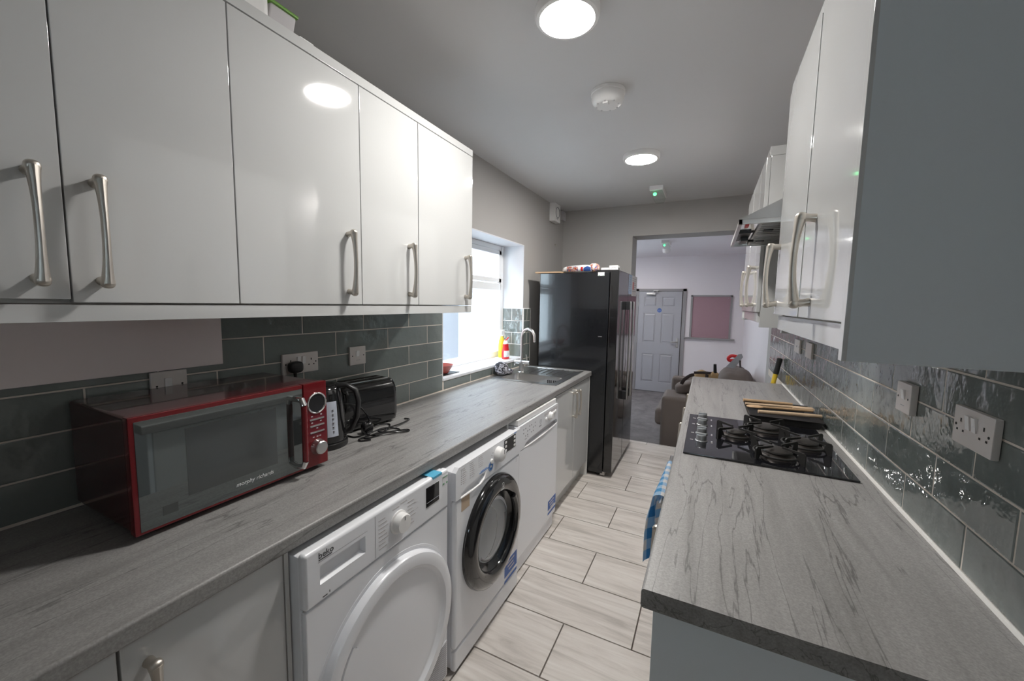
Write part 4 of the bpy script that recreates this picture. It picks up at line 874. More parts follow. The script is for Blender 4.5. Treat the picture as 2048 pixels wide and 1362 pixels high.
# rim plate with a rounded hole for the bowl
t = bmesh.new(); n = 40
def rr(cx, cy, hx_, hy_, r, k):
    a = 2 * math.pi * k / n; q = int(4 * k / n) % 4; qa = a
    sx_ = (1, -1, -1, 1)[q]; sy_ = (1, 1, -1, -1)[q]
    return (cx + sx_ * (hx_ - r) + r * math.cos(qa), cy + sy_ * (hy_ - r) + r * math.sin(qa))
H = [t.verts.new((*rr((bx0 + bx1) / 2, (by0 + by1) / 2, (bx1 - bx0) / 2, (by1 - by0) / 2, 0.045, k), zt)) for k in range(n)]
O = [t.verts.new((*rr((SX0 + SX1) / 2, (SY0 + 2.848) / 2, (SX1 - SX0) / 2, (2.848 - SY0) / 2, 0.004, k), zt)) for k in range(n)]
for k in range(n): t.faces.new((H[k], H[(k + 1) % n], O[(k + 1) % n], O[k]))
b = B(); b._merge(t)
b.box(SX0, 2.846, WT + 0.0006, SX1, 2.872, zt); b.box(SX0, 3.178, WT + 0.0006, SX1, SY1, zt + 0.001, 0.002); b.box(SX0, 2.87, WT + 0.0006, SX0 + 0.10, 3.18, zt); b.box(SX1 - 0.026, 2.87, WT + 0.0006, SX1, 3.18, zt)
b.box(SX0, SY0, WT + 0.0004, SX1, SY0 + 0.02, zt + 0.0008, 0.001)
bmesh.ops.recalc_face_normals(b.bm, faces=list(b.bm.faces)); obj('rim', b, 'steel', u)
b = B(); b.box(SX0 + 0.10, 2.87, WT + 0.0004, SX1 - 0.026, 3.18, WT + 0.0016); dr = obj('drainer', b, 'steel', u)
for i in range(7):
    b = B(); x = SX0 + 0.145 + i * 0.050; b.tube([(x, 2.89, WT + 0.0022), (x, 3.16, WT + 0.0022)], 0.0035, 8); obj('drainer_ridge', b, 'steel', dr)
b = B(); b.lathe([(0, 0.002), (0.03, 0.002), (0.042, 0.004), (0.044, 0.0)], (-1.17, 2.70, zt - 0.1385), 'Z', 28); obj('drain', b, 'steel_dark', u)
for i in range(6):
    b = B(); y = by1 - 0.003; x = -1.095 + i * 0.014 + (0.006 if i > 2 else 0); b.box(x, y - 0.001, zt - 0.058, x + 0.008, y + 0.0005, zt - 0.030); obj('overflow_slot', b, 'dark_hole', u, smooth=0)
u = thing('mixer_tap', 'brushed swan-neck mixer tap at the sink', 'tap', (-1.335, 2.862, zt))
tx, ty = -1.335, 2.862
b = B(); b.lathe([(0.027, 0), (0.027, 0.006), (0.020, 0.012), (0.0185, 0.075), (0.0185, 0.095), (0, 0.096)], (tx, ty, zt), 'Z', 28); obj('body', b, 'steel', u)
b = B(); b.cyl((tx - 0.058, ty, zt + 0.086), (tx + 0.072, ty, zt + 0.086), 0.0155, seg=20); b.cyl((tx + 0.05, ty, zt + 0.07), (tx + 0.05, ty, zt + 0.06), 0.012, seg=14); obj('crossbar', b, 'steel', u)
b = B(); pts = [(tx, ty, zt + 0.09), (tx, ty, zt + 0.235)]
for i in range(13): a = R(180 - 180 * i / 12); pts.append((tx + 0.058 + 0.058 * math.cos(a), ty - 0.012 * i / 12, zt + 0.285 + 0.070 * math.sin(a)))
pts.append((tx + 0.119, ty - 0.013, zt + 0.255)); b.tube(pts, 0.0115, 14)
obj('spout', b, 'steel', u)
b = B(); b.tube([(tx + 0.050, ty, zt + 0.095), (tx + 0.046, ty, zt + 0.125), (tx + 0.040, ty - 0.004, zt + 0.150)], [0.006, 0.0055, 0.0045], 10); obj('lever', b, 'steel', u)
b = B(); b.tube([(tx - 0.052, ty, zt + 0.078), (tx - 0.058, ty - 0.01, zt + 0.055)], [0.006, 0.005], 10); obj('lever', b, 'steel', u)
b = B(); b.pillow((-1.425, 2.675, 0.962), (0.100, 0.110, 0.098), 0.85, 36, 26, wob=0.38, seed=3); b.pillow((-1.405, 2.75, 0.932), (0.070, 0.11, 0.036), 0.85, 24, 14, wob=0.35, seed=5)
tag(obj('dish_cloth', b, 'cloth_zebra', smooth=70), 'black and white scrunched cloth behind the sink bowl', 'cloth')
u = thing('washing_up_bottle', 'red washing-up liquid bottle with a white label on the window sill', 'bottle', (-1.556, 3.005, WZ0 + 0.006))
bx_, by_, bz_ = -1.556, 3.005, WZ0 + 0.006
b = B(); b.lathe([(0, 0), (0.036, 0), (0.041, 0.006), (0.042, 0.035), (0.040, 0.065), (0.033, 0.095), (0.031, 0.112), (0.034, 0.128), (0.0, 0.130)], (bx_, by_, bz_), 'Z', 36, sx=0.72, sy=1.0); obj('bottle_body', b, 'red_plastic', u)
b = B(); b.lathe([(0.020, 0.129), (0.022, 0.132), (0.018, 0.150), (0.013, 0.160), (0, 0.161)], (bx_, by_, bz_), 'Z', 24); obj('collar', b, 'clear_white', u)
b = B(); b.cyl((bx_, by_, bz_ + 0.158), (bx_, by_, bz_ + 0.168), 0.009, seg=14); b.tube([(bx_ + 0.004, by_ + 0.006, bz_ + 0.166), (bx_ + 0.012, by_ + 0.026, bz_ + 0.185)], [0.004, 0.007], 10); obj('flip_cap', b, 'red_plastic', u)
b = B(); b.lathe([(0.0425, 0.020), (0.0433, 0.024), (0.0433, 0.055), (0.0410, 0.072), (0.0405, 0.074)], (bx_, by_, bz_), 'Z', 20, -80, 40, sx=0.73, sy=1.0); obj('label', b, 'label_print', u)
u = thing('spray_bottle', 'yellow spray bottle with a white trigger in the window corner', 'bottle', (-1.632, 3.075, WZ0 + 0.006))
bx_, by_ = -1.632, 3.075
b = B(); b.lathe([(0, 0), (0.032, 0), (0.036, 0.006), (0.036, 0.10), (0.030, 0.150), (0.016, 0.180), (0.014, 0.195), (0, 0.196)], (bx_, by_, bz_), 'Z', 32, sx=0.8); obj('bottle_body', b, 'yellow_plastic', u)
b = B(); b.box(bx_ - 0.014, by_ - 0.03, bz_ + 0.20, bx_ + 0.014, by_ + 0.035, bz_ + 0.245, 0.008); b.cyl((bx_, by_, bz_ + 0.19), (bx_, by_, bz_ + 0.21), 0.016, seg=16); b.tube([(bx_ + 0.005, by_ + 0.028, bz_ + 0.215), (bx_ + 0.008, by_ + 0.04, bz_ + 0.19), (bx_ + 0.008, by_ + 0.038, bz_ + 0.17)], [0.006, 0.006, 0.004], 8); obj('trigger_head', b, 'clear_white', u)
u = thing('red_dish', 'dark red dish on the window sill by the tiled edge', 'dish', (-1.575, 2.15, WZ0 + 0.006))
b = B(); b.lathe([(0, 0.004), (0.030, 0.0), (0.045, 0.006), (0.074, 0.060), (0.077, 0.060), (0.048, 0.010), (0, 0.008)], (-1.580, 2.125, bz_ + 0.004), 'Z', 36); obj('bowl', b, 'dish_red', u)
b = B(); b.box(-1.60, 2.06, bz_, -1.52, 2.25, bz_ + 0.004, 0.001); obj('coaster', b, 'rubber', u)

# ------------------------------------------------------------------ microwave
u = thing('microwave', 'dark red microwave oven with a mirrored door on the left worktop', 'microwave', (-1.30, 0.635, WT))
MX0, MX1, MY0, MY1, MZ0, MZ1 = -1.470, -1.135, 0.381, 0.888, 0.925, 1.203; MS = 0.803
b = B(); b.box(MX0, MY0 + 0.002, MZ0 + 0.002, MX1 - 0.022, MY1 - 0.002, MZ1 - 0.002, 0.008, 3); obj('body', b, 'red_dark', u)
for x in (MX0 + 0.04, MX1 - 0.05):
    for y in (MY0 + 0.05, MY1 - 0.05):
        b = B(); b.cyl((x, y, WT), (x, y, MZ0 + 0.006), 0.014, seg=14); obj('foot', b, 'rubber', u)
b = B(); b.box(MX1 - 0.024, MY0, MZ0, MX1, MS - 0.0015, MZ1, 0.003); dr = obj('door', b, 'red_gloss', u)
b = B(); b.box(MX1 - 0.003, MY0 + 0.010, MZ0 + 0.007, MX1 + 0.0012, MS - 0.004, MZ1 - 0.012, 0.0008); obj('door_glass', b, 'mirror_glass', dr)
b = B(); b.box(MX1 + 0.0006, MY0 + 0.105, MZ0 + 0.055, MX1 + 0.0016, MS - 0.09, MZ1 - 0.052); mat('glass_screen', (0.13, 0.14, 0.14), 0.10, metal=0.7); obj('door_screen', b, 'glass_screen', dr, smooth=0)
text('brand_text', 'morphy richards', 0.0155, 'legend_white', dr, (MX1 + 0.0014, 0.595, MZ0 + 0.030), (0, 1, 0), (0, 0, 1), shear=0.25)
b = B(); b.box(MX1 + 0.0008, MY0 + 0.052, MZ0 + 0.028, MX1 + 0.0016, MY0 + 0.082, MZ0 + 0.050); obj('door_mark', b, 'glass_screen', dr, smooth=0)
b = B(); b.tube([(MX1, MS - 0.030, MZ0 + 0.025), (MX1 + 0.030, MS - 0.026, MZ0 + 0.028), (MX1 + 0.036, MS - 0.024, MZ0 + 0.045)], 0.0095, 12); b.tube([(MX1, MS - 0.030, MZ1 - 0.038), (MX1 + 0.030, MS - 0.026, MZ1 - 0.040), (MX1 + 0.036, MS - 0.024, MZ1 - 0.058)], 0.0095, 12); hd = obj('handle', b, 'chrome', dr)
b = B(); b.tube([(MX1 + 0.036, MS - 0.024, MZ0 + 0.045), (MX1 + 0.036, MS - 0.024, MZ1 - 0.058)], 0.0088, 12); obj('grip', b, 'red_gloss', hd)
b = B(); b.box(MX1 - 0.024, MS + 0.0015, MZ0, MX1, MY1, MZ1, 0.003); cp = obj('control_panel', b, 'red_gloss', u)
yc = (MS + MY1) / 2 + 0.004
b = B(); b.lathe([(0.0, 0.001), (0.031, 0.001), (0.031, 0)], (MX1, yc, MZ1 - 0.068), 'X', 40); obj('round_display', b, 'black_glass', cp)
b = B(); b.tube([(MX1 + 0.001, yc + 0.0325 * math.cos(R(a)), MZ1 - 0.068 + 0.0325 * math.sin(R(a))) for a in range(0, 360, 9)], 0.0030, 8, closed=True); obj('display_ring', b, 'chrome', cp)
for i in range(3):
    b = B(); z = MZ1 - 0.124 - i * 0.0215; b.box(MX1 - 0.001, yc - 0.026, z, MX1 + 0.0032, yc + 0.026, z + 0.0055, 0.0018); obj('bar_button', b, 'steel', cp)
b = B(); b.lathe([(0.026, 0), (0.025, 0.006), (0.0225, 0.010), (0.0215, 0.021), (0.019, 0.0235), (0, 0.024)], (MX1, yc, MZ0 + 0.063), 'X', 40); obj('dial', b, 'steel', cp)
b = B()
for y, z in ((-0.018, 0.006), (0.016, 0.007), (-0.018, -0.0155), (0.014, -0.0145), (0.0, -0.036)): b.box(MX1 - 0.0005, yc + y - 0.003, MZ1 - 0.118 + z, MX1 + 0.0004, yc + y + 0.003, MZ1 - 0.1145 + z)
for y in (-0.014, 0, 0.010): b.box(MX1 - 0.0005, yc + y - 0.003, MZ0 + 0.096, MX1 + 0.0004, yc + y + 0.003, MZ0 + 0.0995)
s_ = obj('printed_legend', b, 'pale_grey', cp, smooth=0); s_['kind'] = 'stuff'

# ------------------------------------------------------------------ kettle, toaster, cord
u = thing('kettle', 'black electric kettle with a pale water gauge beside the microwave', 'kettle', (-1.310, 1.012, WT), R(35))
b = B(); b.lathe([(0, 0), (0.082, 0), (0.084, 0.004), (0.083, 0.020), (0.076, 0.024), (0, 0.024)], (0, 0, 0), 'Z', 44); obj('power_base', b, 'black_plastic', u, local=True)
b = B(); b.lathe([(0, 0.025), (0.078, 0.025), (0.080, 0.032), (0.078, 0.08), (0.072, 0.15), (0.064, 0.205), (0.060, 0.222), (0.052, 0.234), (0.030, 0.242), (0, 0.244)], (0, 0, 0), 'Z', 48); obj('jug', b, 'black_shiny', u, local=True)
b = B(); b.tube([(0.050, 0, 0.232), (0.085, 0, 0.236), (0.118, 0, 0.215), (0.128, 0, 0.170), (0.122, 0, 0.110), (0.100, 0, 0.060), (0.076, 0, 0.048)], [0.014, 0.014, 0.014, 0.013, 0.012, 0.012, 0.014], 12, flat=0.75, up=(0, 1, 0)); obj('handle', b, 'black_plastic', u, local=True)
b = B(); b.lathe([(0.046, 0.238), (0.030, 0.245), (0.008, 0.247), (0.008, 0.256), (0, 0.257)], (0, 0, 0), 'Z', 28); obj('lid', b, 'black_plastic', u, local=True)
b = B(); b.tube([(-0.05, 0, 0.17), (-0.072, 0, 0.205), (-0.082, 0, 0.225)], [0.020, 0.020, 0.014], 14); obj('spout', b, 'black_shiny', u, local=True)
GA = -52
b = B(); b.lathe([(0.0835, 0.052), (0.0832, 0.060), (0.0815, 0.085), (0.0770, 0.150), (0.0745, 0.178), (0.0735, 0.184)], (0, 0, 0), 'Z', 12, GA - 14, GA + 14); gg = obj('water_gauge', b, 'gauge', u, local=True)
b = B()
for i in range(6):
    z = 0.072 + i * 0.016; r_ = 0.0838 - 0.0000 - (z - 0.06) * 0.068; a = R(GA + 2)
    p = Vector((r_ * math.cos(a), r_ * math.sin(a), z)); b.cyl(p - Vector((0, 0, 0.0025)), p + Vector((0, 0, 0.0025)), 0.0035, seg=8)
s_ = obj('gauge_marks', b, 'legend', gg, local=True); s_['kind'] = 'stuff'
u = thing('toaster', 'black two-slice toaster beside the kettle', 'toaster', (-1.383, 1.268, WT), R(-8))
w_, l_ = 0.078, 0.132
def tsec(y):
    z0, z1 = 0.012, 0.205
    return [(-w_ + 0.01, z0), (w_ - 0.01, z0), (w_, z0 + 0.03), (w_ + 0.002, 0.10), (w_ - 0.006, 0.17), (w_ - 0.022, z1 - 0.006), (w_ - 0.034, z1), (-w_ + 0.034, z1), (-w_ + 0.022, z1 - 0.006), (-w_ + 0.006, 0.17), (-w_ - 0.002, 0.10), (-w_, z0 + 0.03)]
t = bmesh.new(); rings = []
for y, sc in ((-l_, 0.92), (-l_ + 0.012, 0.99), (-l_ + 0.02, 1.0), (l_ - 0.02, 1.0), (l_ - 0.012, 0.99), (l_, 0.92)):
    rings.append([t.verts.new((x * sc, y, 0.012 + (z - 0.012) * (0.5 + 0.5 * sc))) for x, z in tsec(y)])
for i in range(len(rings) - 1):
    n_ = len(rings[0])
    for k in range(n_): t.faces.new((rings[i][k], rings[i][(k + 1) % n_], rings[i + 1][(k + 1) % n_], rings[i + 1][k]))
t.faces.new(rings[0]); t.faces.new(rings[-1][::-1]); bmesh.ops.recalc_face_normals(t, faces=list(t.faces))
b = B(); b._merge(t); obj('body', b, 'black_shiny', u, local=True)
b = B(); b.box(-0.044, -0.108, 0.2045, 0.044, 0.108, 0.2085, 0.001); tp = obj('top_plate', b, 'chrome', u, local=True)
for x in (-0.022, 0.022):
    b = B(); b.box(x - 0.014, -0.100, 0.2080, x + 0.014, 0.100, 0.2095); obj('slot', b, 'dark_hole', tp, local=True, smooth=0)
b = B(); b.box(-0.02, -l_ - 0.022, 0.125, 0.02, -l_ + 0.002, 0.142, 0.005); obj('lever', b, 'black_plastic', u, local=True)
b = B(); b.lathe([(0.016, 0), (0.016, -0.012), (0.013, -0.016), (0, -0.016)], (0, -l_, 0.06), 'Y', 24); obj('browning_dial', b, 'chrome', u, local=True)
for x in (-0.055, 0.055):
    for y in (-0.10, 0.10):
        b = B(); b.cyl((x, y, 0), (x, y, 0.02), 0.012, seg=12); obj('foot', b, 'rubber', u, local=True)
def spline(P, n=10, closed=False):
    P = [Vector(p) for p in P]; out = []
    for i in range(len(P) - 1):
        p0, p1, p2, p3 = P[max(i - 1, 0)], P[i], P[i + 1], P[min(i + 2, len(P) - 1)]
        for k in range(n):
            t_ = k / n; out.append(0.5 * ((2 * p1) + (p2 - p0) * t_ + (2 * p0 - 5 * p1 + 4 * p2 - p3) * t_ ** 2 + (3 * p1 - p0 - 3 * p2 + p3) * t_ ** 3))
    out.append(P[-1]); return out
zc_ = WT + 0.004
u = thing('kettle_lead', 'loose black kettle lead with a plug coiled in front of the toaster', 'cord', (-1.24, 1.2, WT))
b = B(); b.tube(spline([(-1.325, 1.115, zc_ + 0.135), (-1.290, 1.165, zc_ + 0.115), (-1.262, 1.19, zc_ + 0.06), (-1.252, 1.185, zc_), (-1.225, 1.13, zc_), (-1.205, 1.17, zc_), (-1.225, 1.26, zc_ + 0.004), (-1.275, 1.32, zc_), (-1.295, 1.26, zc_ + 0.006), (-1.25, 1.17, zc_ + 0.007), (-1.215, 1.16, zc_ + 0.004), (-1.175, 1.24, zc_ + 0.006), (-1.150, 1.30, zc_), (-1.135, 1.285, zc_), (-1.170, 1.23, zc_ + 0.006), (-1.22, 1.20, zc_ + 0.011), (-1.225, 1.33, zc_ + 0.004), (-1.245, 1.42, zc_), (-1.275, 1.42, zc_)], 8), 0.0034, 8); obj('flex', b, 'black_shiny', u)
b = B(); b.tube(spline([(-1.335, 1.118, zc_), (-1.30, 1.118, zc_), (-1.265, 1.125, zc_), (-1.235, 1.18, zc_ + 0.009), (-1.24, 1.25, zc_ + 0.006), (-1.21, 1.29, zc_), (-1.165, 1.27, zc_), (-1.195, 1.19, zc_ + 0.010), (-1.235, 1.12, zc_), (-1.215, 1.10, zc_), (-1.19, 1.13, zc_)], 8), 0.0034, 8); obj('flex', b, 'black_shiny', u)
b = B(); b.pillow((-1.268, 1.185, WT + 0.026), (0.040, 0.050, 0.052), 0.65, 16, 12); b.cyl((-1.262, 1.188, WT + 0.048), (-1.258, 1.192, WT + 0.058), 0.006, seg=10); obj('plug_body', b, 'black_shiny', u)

# things on top of the left wall cabinets
u = thing('plastic_tub', 'white rounded plastic tub on top of the left wall cabinets, cut by the photo edge', 'tub', (-1.22, 0.66, 2.227))
b = B(); b.box(-1.31, 0.55, 2.227, -1.15, 0.755, 2.345, 0.020, 3); obj('tub_body', b, 'white_plastic', u)
b = B(); b.box(-1.315, 0.545, 2.345, -1.145, 0.760, 2.360, 0.005); obj('tub_lid', b, 'white_plastic', u)
u = thing('storage_tray', 'pale tray with a lime green rim on top of the left wall cabinets', 'tray', (-1.24, 0.80, 2.227))
b = B(); b.prism([(-1.33, 2.245), (-1.19, 2.245), (-1.165, 2.315), (-1.345, 2.315)], 'Y', 0.765, 0.845, 0.006); obj('tray_body', b, 'pale_grey', u)
b = B(); b.box(-1.35, 0.762, 2.313, -1.16, 0.848, 2.321, 0.002); obj('tray_rim', b, 'lime', u)
b = B()
for x in (-1.32, -1.20):
    for y in (0.775, 0.835): b.cyl((x, y, 2.227), (x, y, 2.247), 0.004, seg=8)
s_ = obj('wire_feet', b, 'nickel', u); s_['kind'] = 'stuff'
b = B(); b.box(-1.24, 0.852, 2.227, -1.165, 0.895, 2.262, 0.003); b.box(-1.245, 0.849, 2.262, -1.16, 0.898, 2.270, 0.003); tag(obj('clear_container', b, 'clear_white', loc=None), 'small pale container on top of the left wall cabinets next to the green rim', 'container')

# ------------------------------------------------------------------ fridge
u = thing('fridge_freezer', 'tall black side-by-side fridge freezer by the opening', 'fridge', (-1.02, 3.71, 0))
FX0, FXB, FXF, FY0, FY1, FT = -1.360, -0.745, -0.668, 3.268, 4.150, 1.745; SEAM = 3.695
b = B(); b.box(FX0, FY0, 0.03, FXB, FY1, FT - 0.006, 0.006); obj('body', b, 'black_gloss', u)
b = B(); b.box(FXB - 0.20, FY0 + 0.06, FT - 0.006, FXB + 0.06, FY1 - 0.06, FT + 0.018, 0.006); obj('hinge_cover', b, 'black_plastic', u)
b = B(); b.box(FXB - 0.02, FY0 + 0.01, 0.012, FXB + 0.02, FY1 - 0.01, 0.045, 0.003); obj('foot_rail', b, 'steel_dark', u)
for x in (FX0 + 0.05, FXB - 0.05):
    for y in (FY0 + 0.05, FY1 - 0.05):
        b = B(); b.cyl((x, y, 0), (x, y, 0.035), 0.02, seg=12); obj('foot', b, 'rubber', u)
for y0, y1, hy in ((FY0 - 0.002, SEAM - 0.003, 3.615), (SEAM + 0.003, FY1 + 0.002, 3.775)):
    b = B(); b.box(FXB + 0.006, y0, 0.045, FXF, y1, FT + 0.010, 0.006, 3); dr = obj('door', b, 'black_shiny', u)
    b = B(); b.box(FXF + 0.034, hy - 0.020, 0.62, FXF + 0.048, hy + 0.020, 1.505, 0.005); hd = obj('handle', b, 'steel', dr)
    for z in (0.62, 1.43):
        b = B(); b.box(FXF - 0.001, hy - 0.018, z, FXF + 0.036, hy + 0.018, z + 0.075, 0.004); obj('handle_mount', b, 'black_plastic', hd)
    if hy > 3.7:
        for a, c, z0, z1, m_ in ((3.705, 3.86, 1.575, 1.752, 'paper_blue'), (3.865, 4.115, 1.560, 1.752, 'paper')):
            b = B(); b.box(FXF, a, z0, FXF + 0.0008, c, z1); pp = obj('notice', b, m_, dr, smooth=0)
            b = B()
            for i in range(7): b.box(FXF + 0.0006, a + 0.02, z1 - 0.03 - i * 0.02, FXF + 0.0012, c - 0.03 - 0.02 * (i % 3), z1 - 0.025 - i * 0.02)
            s_ = obj('notice_print', b, 'legend', pp, smooth=0); s_['kind'] = 'stuff'
            if m_ == 'paper':
                b = B(); b.box(FXF + 0.0006, a + 0.03, z0 + 0.06, FXF + 0.0014, a + 0.11, z1 - 0.06); obj('notice_block', b, 'paper_red', pp, smooth=0)
b = B(); b.box(-0.842, FY0 - 0.0008, 1.708, -0.788, FY0 + 0.001, 1.738); lb = obj('rating_label', b, 'legend_white', u, smooth=0)
b = B(); b.box(-0.838, FY0 - 0.0014, 1.711, -0.825, FY0, 1.715); b.box(-0.803, FY0 - 0.0014, 1.711, -0.792, FY0, 1.715); stuff(obj('label_marks', b, 'green_print', lb, smooth=0))
b = B(); b.box(-0.822, FY0 - 0.0006, 1.204, -0.790, FY0 + 0.001, 1.2065); mk = obj('scratch', b, 'pale_grey', u, smooth=0)
FTOP = FT - 0.006
b = B(); b.box(-1.405, 3.262, FTOP + 0.001, -1.165, 3.50, FTOP + 0.013, 0.002); tag(obj('chopping_board', b, 'wood'), 'thin wooden board on top of the fridge against the wall', 'board')
u = thing('bread_bag', 'white printed plastic food bag on top of the fridge', 'food bag', (-1.03, 3.37, FTOP))
b = B(); b.pillow((-1.025, 3.37, FTOP + 0.036), (0.315, 0.13, 0.068), 0.72, 36, 20, wob=0.16, seed=9); obj('bag_body', b, 'clear_white', u, smooth=70)
b = B(); b.grid(lambda s, t: (-1.125 + 0.10 * s, 3.3045 - 0.005 * math.sin(t * 3.14), FTOP + 0.014 + 0.042 * t), 8, 6, 0.001); obj('print_fruit', b, 'bag_print', u)
b = B(); b.grid(lambda s, t: (-1.000 + 0.018 * s, 3.303 - 0.005 * math.sin(t * 3.14), FTOP + 0.016 + 0.034 * t), 4, 6, 0.001); obj('print_red', b, 'red_plastic', u)
b = B(); b.grid(lambda s, t: (-0.975 + 0.062 * s, 3.3035 - 0.005 * math.sin(t * 3.14), FTOP + 0.014 + (0.042 - 0.012 * abs(2 * s - 1)) * t), 8, 6, 0.001); obj('print_blue', b, 'blue_print', u)
b = B(); b.pillow((-0.893, 3.37, FTOP + 0.042), (0.085, 0.12, 0.074), 0.8, 20, 14, wob=0.35, seed=4); obj('bag_twist', b, 'bag_print', u, smooth=70)
u = thing('power_strip', 'white extension block on top of the fridge behind the food bag', 'power strip', (-0.83, 3.40, FT + 0.018))
b = B(); b.box(-0.845, 3.375, FT + 0.0185, -0.70, 3.425, FT + 0.040, 0.003); b.box(-0.775, 3.365, FT + 0.0185, -0.70, 3.435, FT + 0.056, 0.004); obj('strip_body', b, 'white_plastic', u)
b = B(); b.tube([(-0.755, 3.3645, FT + 0.030), (-0.748, 3.3645, FT + 0.040), (-0.735, 3.3645, FT + 0.044), (-0.722, 3.3645, FT + 0.040), (-0.715, 3.3645, FT + 0.030)], 0.002, 6); obj('socket_arc', b, 'pale_grey', u)

# ------------------------------------------------------------------ gas hob
u = thing('gas_hob', 'black glass four-burner gas hob set in the right worktop', 'hob', (0.205, 1.90, WT))
b = B(); b.box(-0.060, 1.600, WT + 0.0005, 0.468, 2.200, WT + 0.0075, 0.002); obj('glass_top', b, 'black_glass', u)
GT = WT + 0.0075
for y in (1.772, 1.873, 2.018, 2.122):
    b = B(); b.lathe([(0.024, 0), (0.024, 0.003), (0.020, 0.005), (0.0195, 0.022), (0.017, 0.026), (0, 0.026)], (0.0, y, GT), 'Z', 30); b.box(-0.019, y - 0.005, GT + 0.020, 0.019, y + 0.005, GT + 0.033, 0.003); k = obj('knob', b, 'knob_metal', u)
for y in (1.772, 1.873, 2.018, 2.122):
    b = B(); b.box(-0.042, y - 0.003, GT - 0.0002, -0.030, y + 0.003, GT + 0.0004); b.box(0.036, y + 0.004, GT - 0.0002, 0.042, y + 0.010, GT + 0.0004); b.box(0.036, y - 0.012, GT - 0.0002, 0.042, y - 0.006, GT + 0.0004); stuff(obj('printed_legend', b, 'pale_grey', u, smooth=0))
for bx_, by_, rb, rs in ((0.130, 1.905, 0.030, 0.098), (0.255, 2.060, 0.046, 0.110), (0.255, 1.725, 0.040, 0.106), (0.368, 1.895, 0.040, 0.104)):
    b = B(); b.lathe([(rb + 0.022, 0), (rb + 0.020, 0.006), (rb + 0.008, 0.010), (rb + 0.004, 0.018), (0, 0.018)], (bx_, by_, GT), 'Z', 40); br = obj('burner', b, 'burner_ring', u)
    b = B(); b.lathe([(rb + 0.006, 0.018), (rb + 0.008, 0.021), (rb + 0.006, 0.026), (rb - 0.004, 0.029), (0, 0.030)], (bx_, by_, GT), 'Z', 40); obj('burner_cap', b, 'burner_cap', br)
    b = B(); b.tube([(bx_ + (rb + 0.034) * math.cos(R(a)), by_ + (rb + 0.034) * math.sin(R(a)), GT + 0.013) for a in range(0, 360, 12)], 0.004, 8, closed=True)
    for q in range(4):
        a = R(45 + 90 * q); ca, sa = math.cos(a), math.sin(a)
        prof = [(rs, 0.0), (rs, 0.040), (rs - 0.006, 0.046), (rb * 0.55, 0.043), (rb * 0.55, 0.037), (rs - 0.022, 0.036), (rb + 0.036, 0.017), (rb + 0.030, 0.010), (rs - 0.022, 0.016), (rs - 0.014, 0.0)]
        t = bmesh.new(); nx_, ny_ = -sa * 0.0028, ca * 0.0028
        A = [t.verts.new((bx_ + r_ * ca + nx_, by_ + r_ * sa + ny_, GT + z_)) for r_, z_ in prof]; Q = [t.verts.new((bx_ + r_ * ca - nx_, by_ + r_ * sa - ny_, GT + z_)) for r_, z_ in prof]
        t.faces.new(A); t.faces.new(Q[::-1])
        for i in range(len(prof)): j = (i + 1) % len(prof); t.faces.new((A[i], Q[i], Q[j], A[j]))
        bmesh.ops.recalc_face_normals(t, faces=list(t.faces)); b._merge(t)
    obj('pan_support', b, 'cast_iron', u)

# baking tray and wooden utensils
TX0, TX1, TY0, TY1 = 0.205, 0.500, 2.215, 2.560
b = B(); z0, z1 = WT + 0.001, WT + 0.038; fl = 0.014
t = bmesh.new()
def ringq(x0, y0, x1, y1, z): return [t.verts.new(p) for p in ((x0, y0, z), (x1, y0, z), (x1, y1, z), (x0, y1, z))]
rings = [ringq(TX0 + fl, TY0 + fl, TX1 - fl, TY1 - fl, z0), ringq(TX0, TY0, TX1, TY1, z1 - 0.003), ringq(TX0 - 0.008, TY0 - 0.008, TX1 + 0.004, TY1 + 0.008, z1), ringq(TX0 + 0.003, TY0 + 0.003, TX1 - 0.003, TY1 - 0.003, z1 - 0.001), ringq(TX0 + fl + 0.003, TY0 + fl + 0.003, TX1 - fl - 0.003, TY1 - fl - 0.003, z0 + 0.003)]
for i in range(4):
    for k in range(4): t.faces.new((rings[i][k], rings[i][(k + 1) % 4], rings[i + 1][(k + 1) % 4], rings[i + 1][k]))
t.faces.new(rings[0][::-1]); t.faces.new(rings[4]); bmesh.ops.recalc_face_normals(t, faces=list(t.faces)); b._merge(t)
tag(obj('baking_tray', b, 'black_plastic', smooth=0), 'black baking tray behind the hob holding wooden utensils', 'tray')
def utensil(name, lab, p0, p1, kind, m_):
    p0, p1 = Vector(p0), Vector(p1); d_ = (p1 - p0); b = B()
    if kind == 'spoon':
        b.tube([p0 + d_ * 0.22, p0 + d_ * 0.6, p1], [0.0055, 0.006, 0.0065], 10); M = Matrix((d_.normalized(), Vector((0, 0, 1)).cross(d_.normalized()), Vector((0, 0, 1)))).transposed()
        b.pillow(p0 + d_ * 0.12, (d_.length * 0.27, 0.052, 0.014), 0.9, 20, 12, rot=M)
    elif kind == 'spatula':
        side = Vector((0, 0, 1)).cross(d_).normalized()
        def P(f, w, z): return [p0 + d_ * f + side * w + Vector((0, 0, z)), p0 + d_ * f - side * w + Vector((0, 0, z))]
        a0, a1 = P(0, 0.024, -0.003), P(0.3, 0.020, -0.003); c0, c1 = P(0, 0.024, 0.003), P(0.3, 0.020, 0.003)
        b.hexa([a0[0], a0[1], a1[1], a1[0], c0[0], c0[1], c1[1], c1[0]]); b.tube([p0 + d_ * 0.28, p1], [0.008, 0.006], 10)
    else: b.tube([p0, p0 + d_ * 0.5, p1], [0.0085, 0.0095, 0.0085], 10)
    tag(obj(name, b, m_), lab, 'utensil', 'wooden utensils in the baking tray')
ZU = WT + 0.040
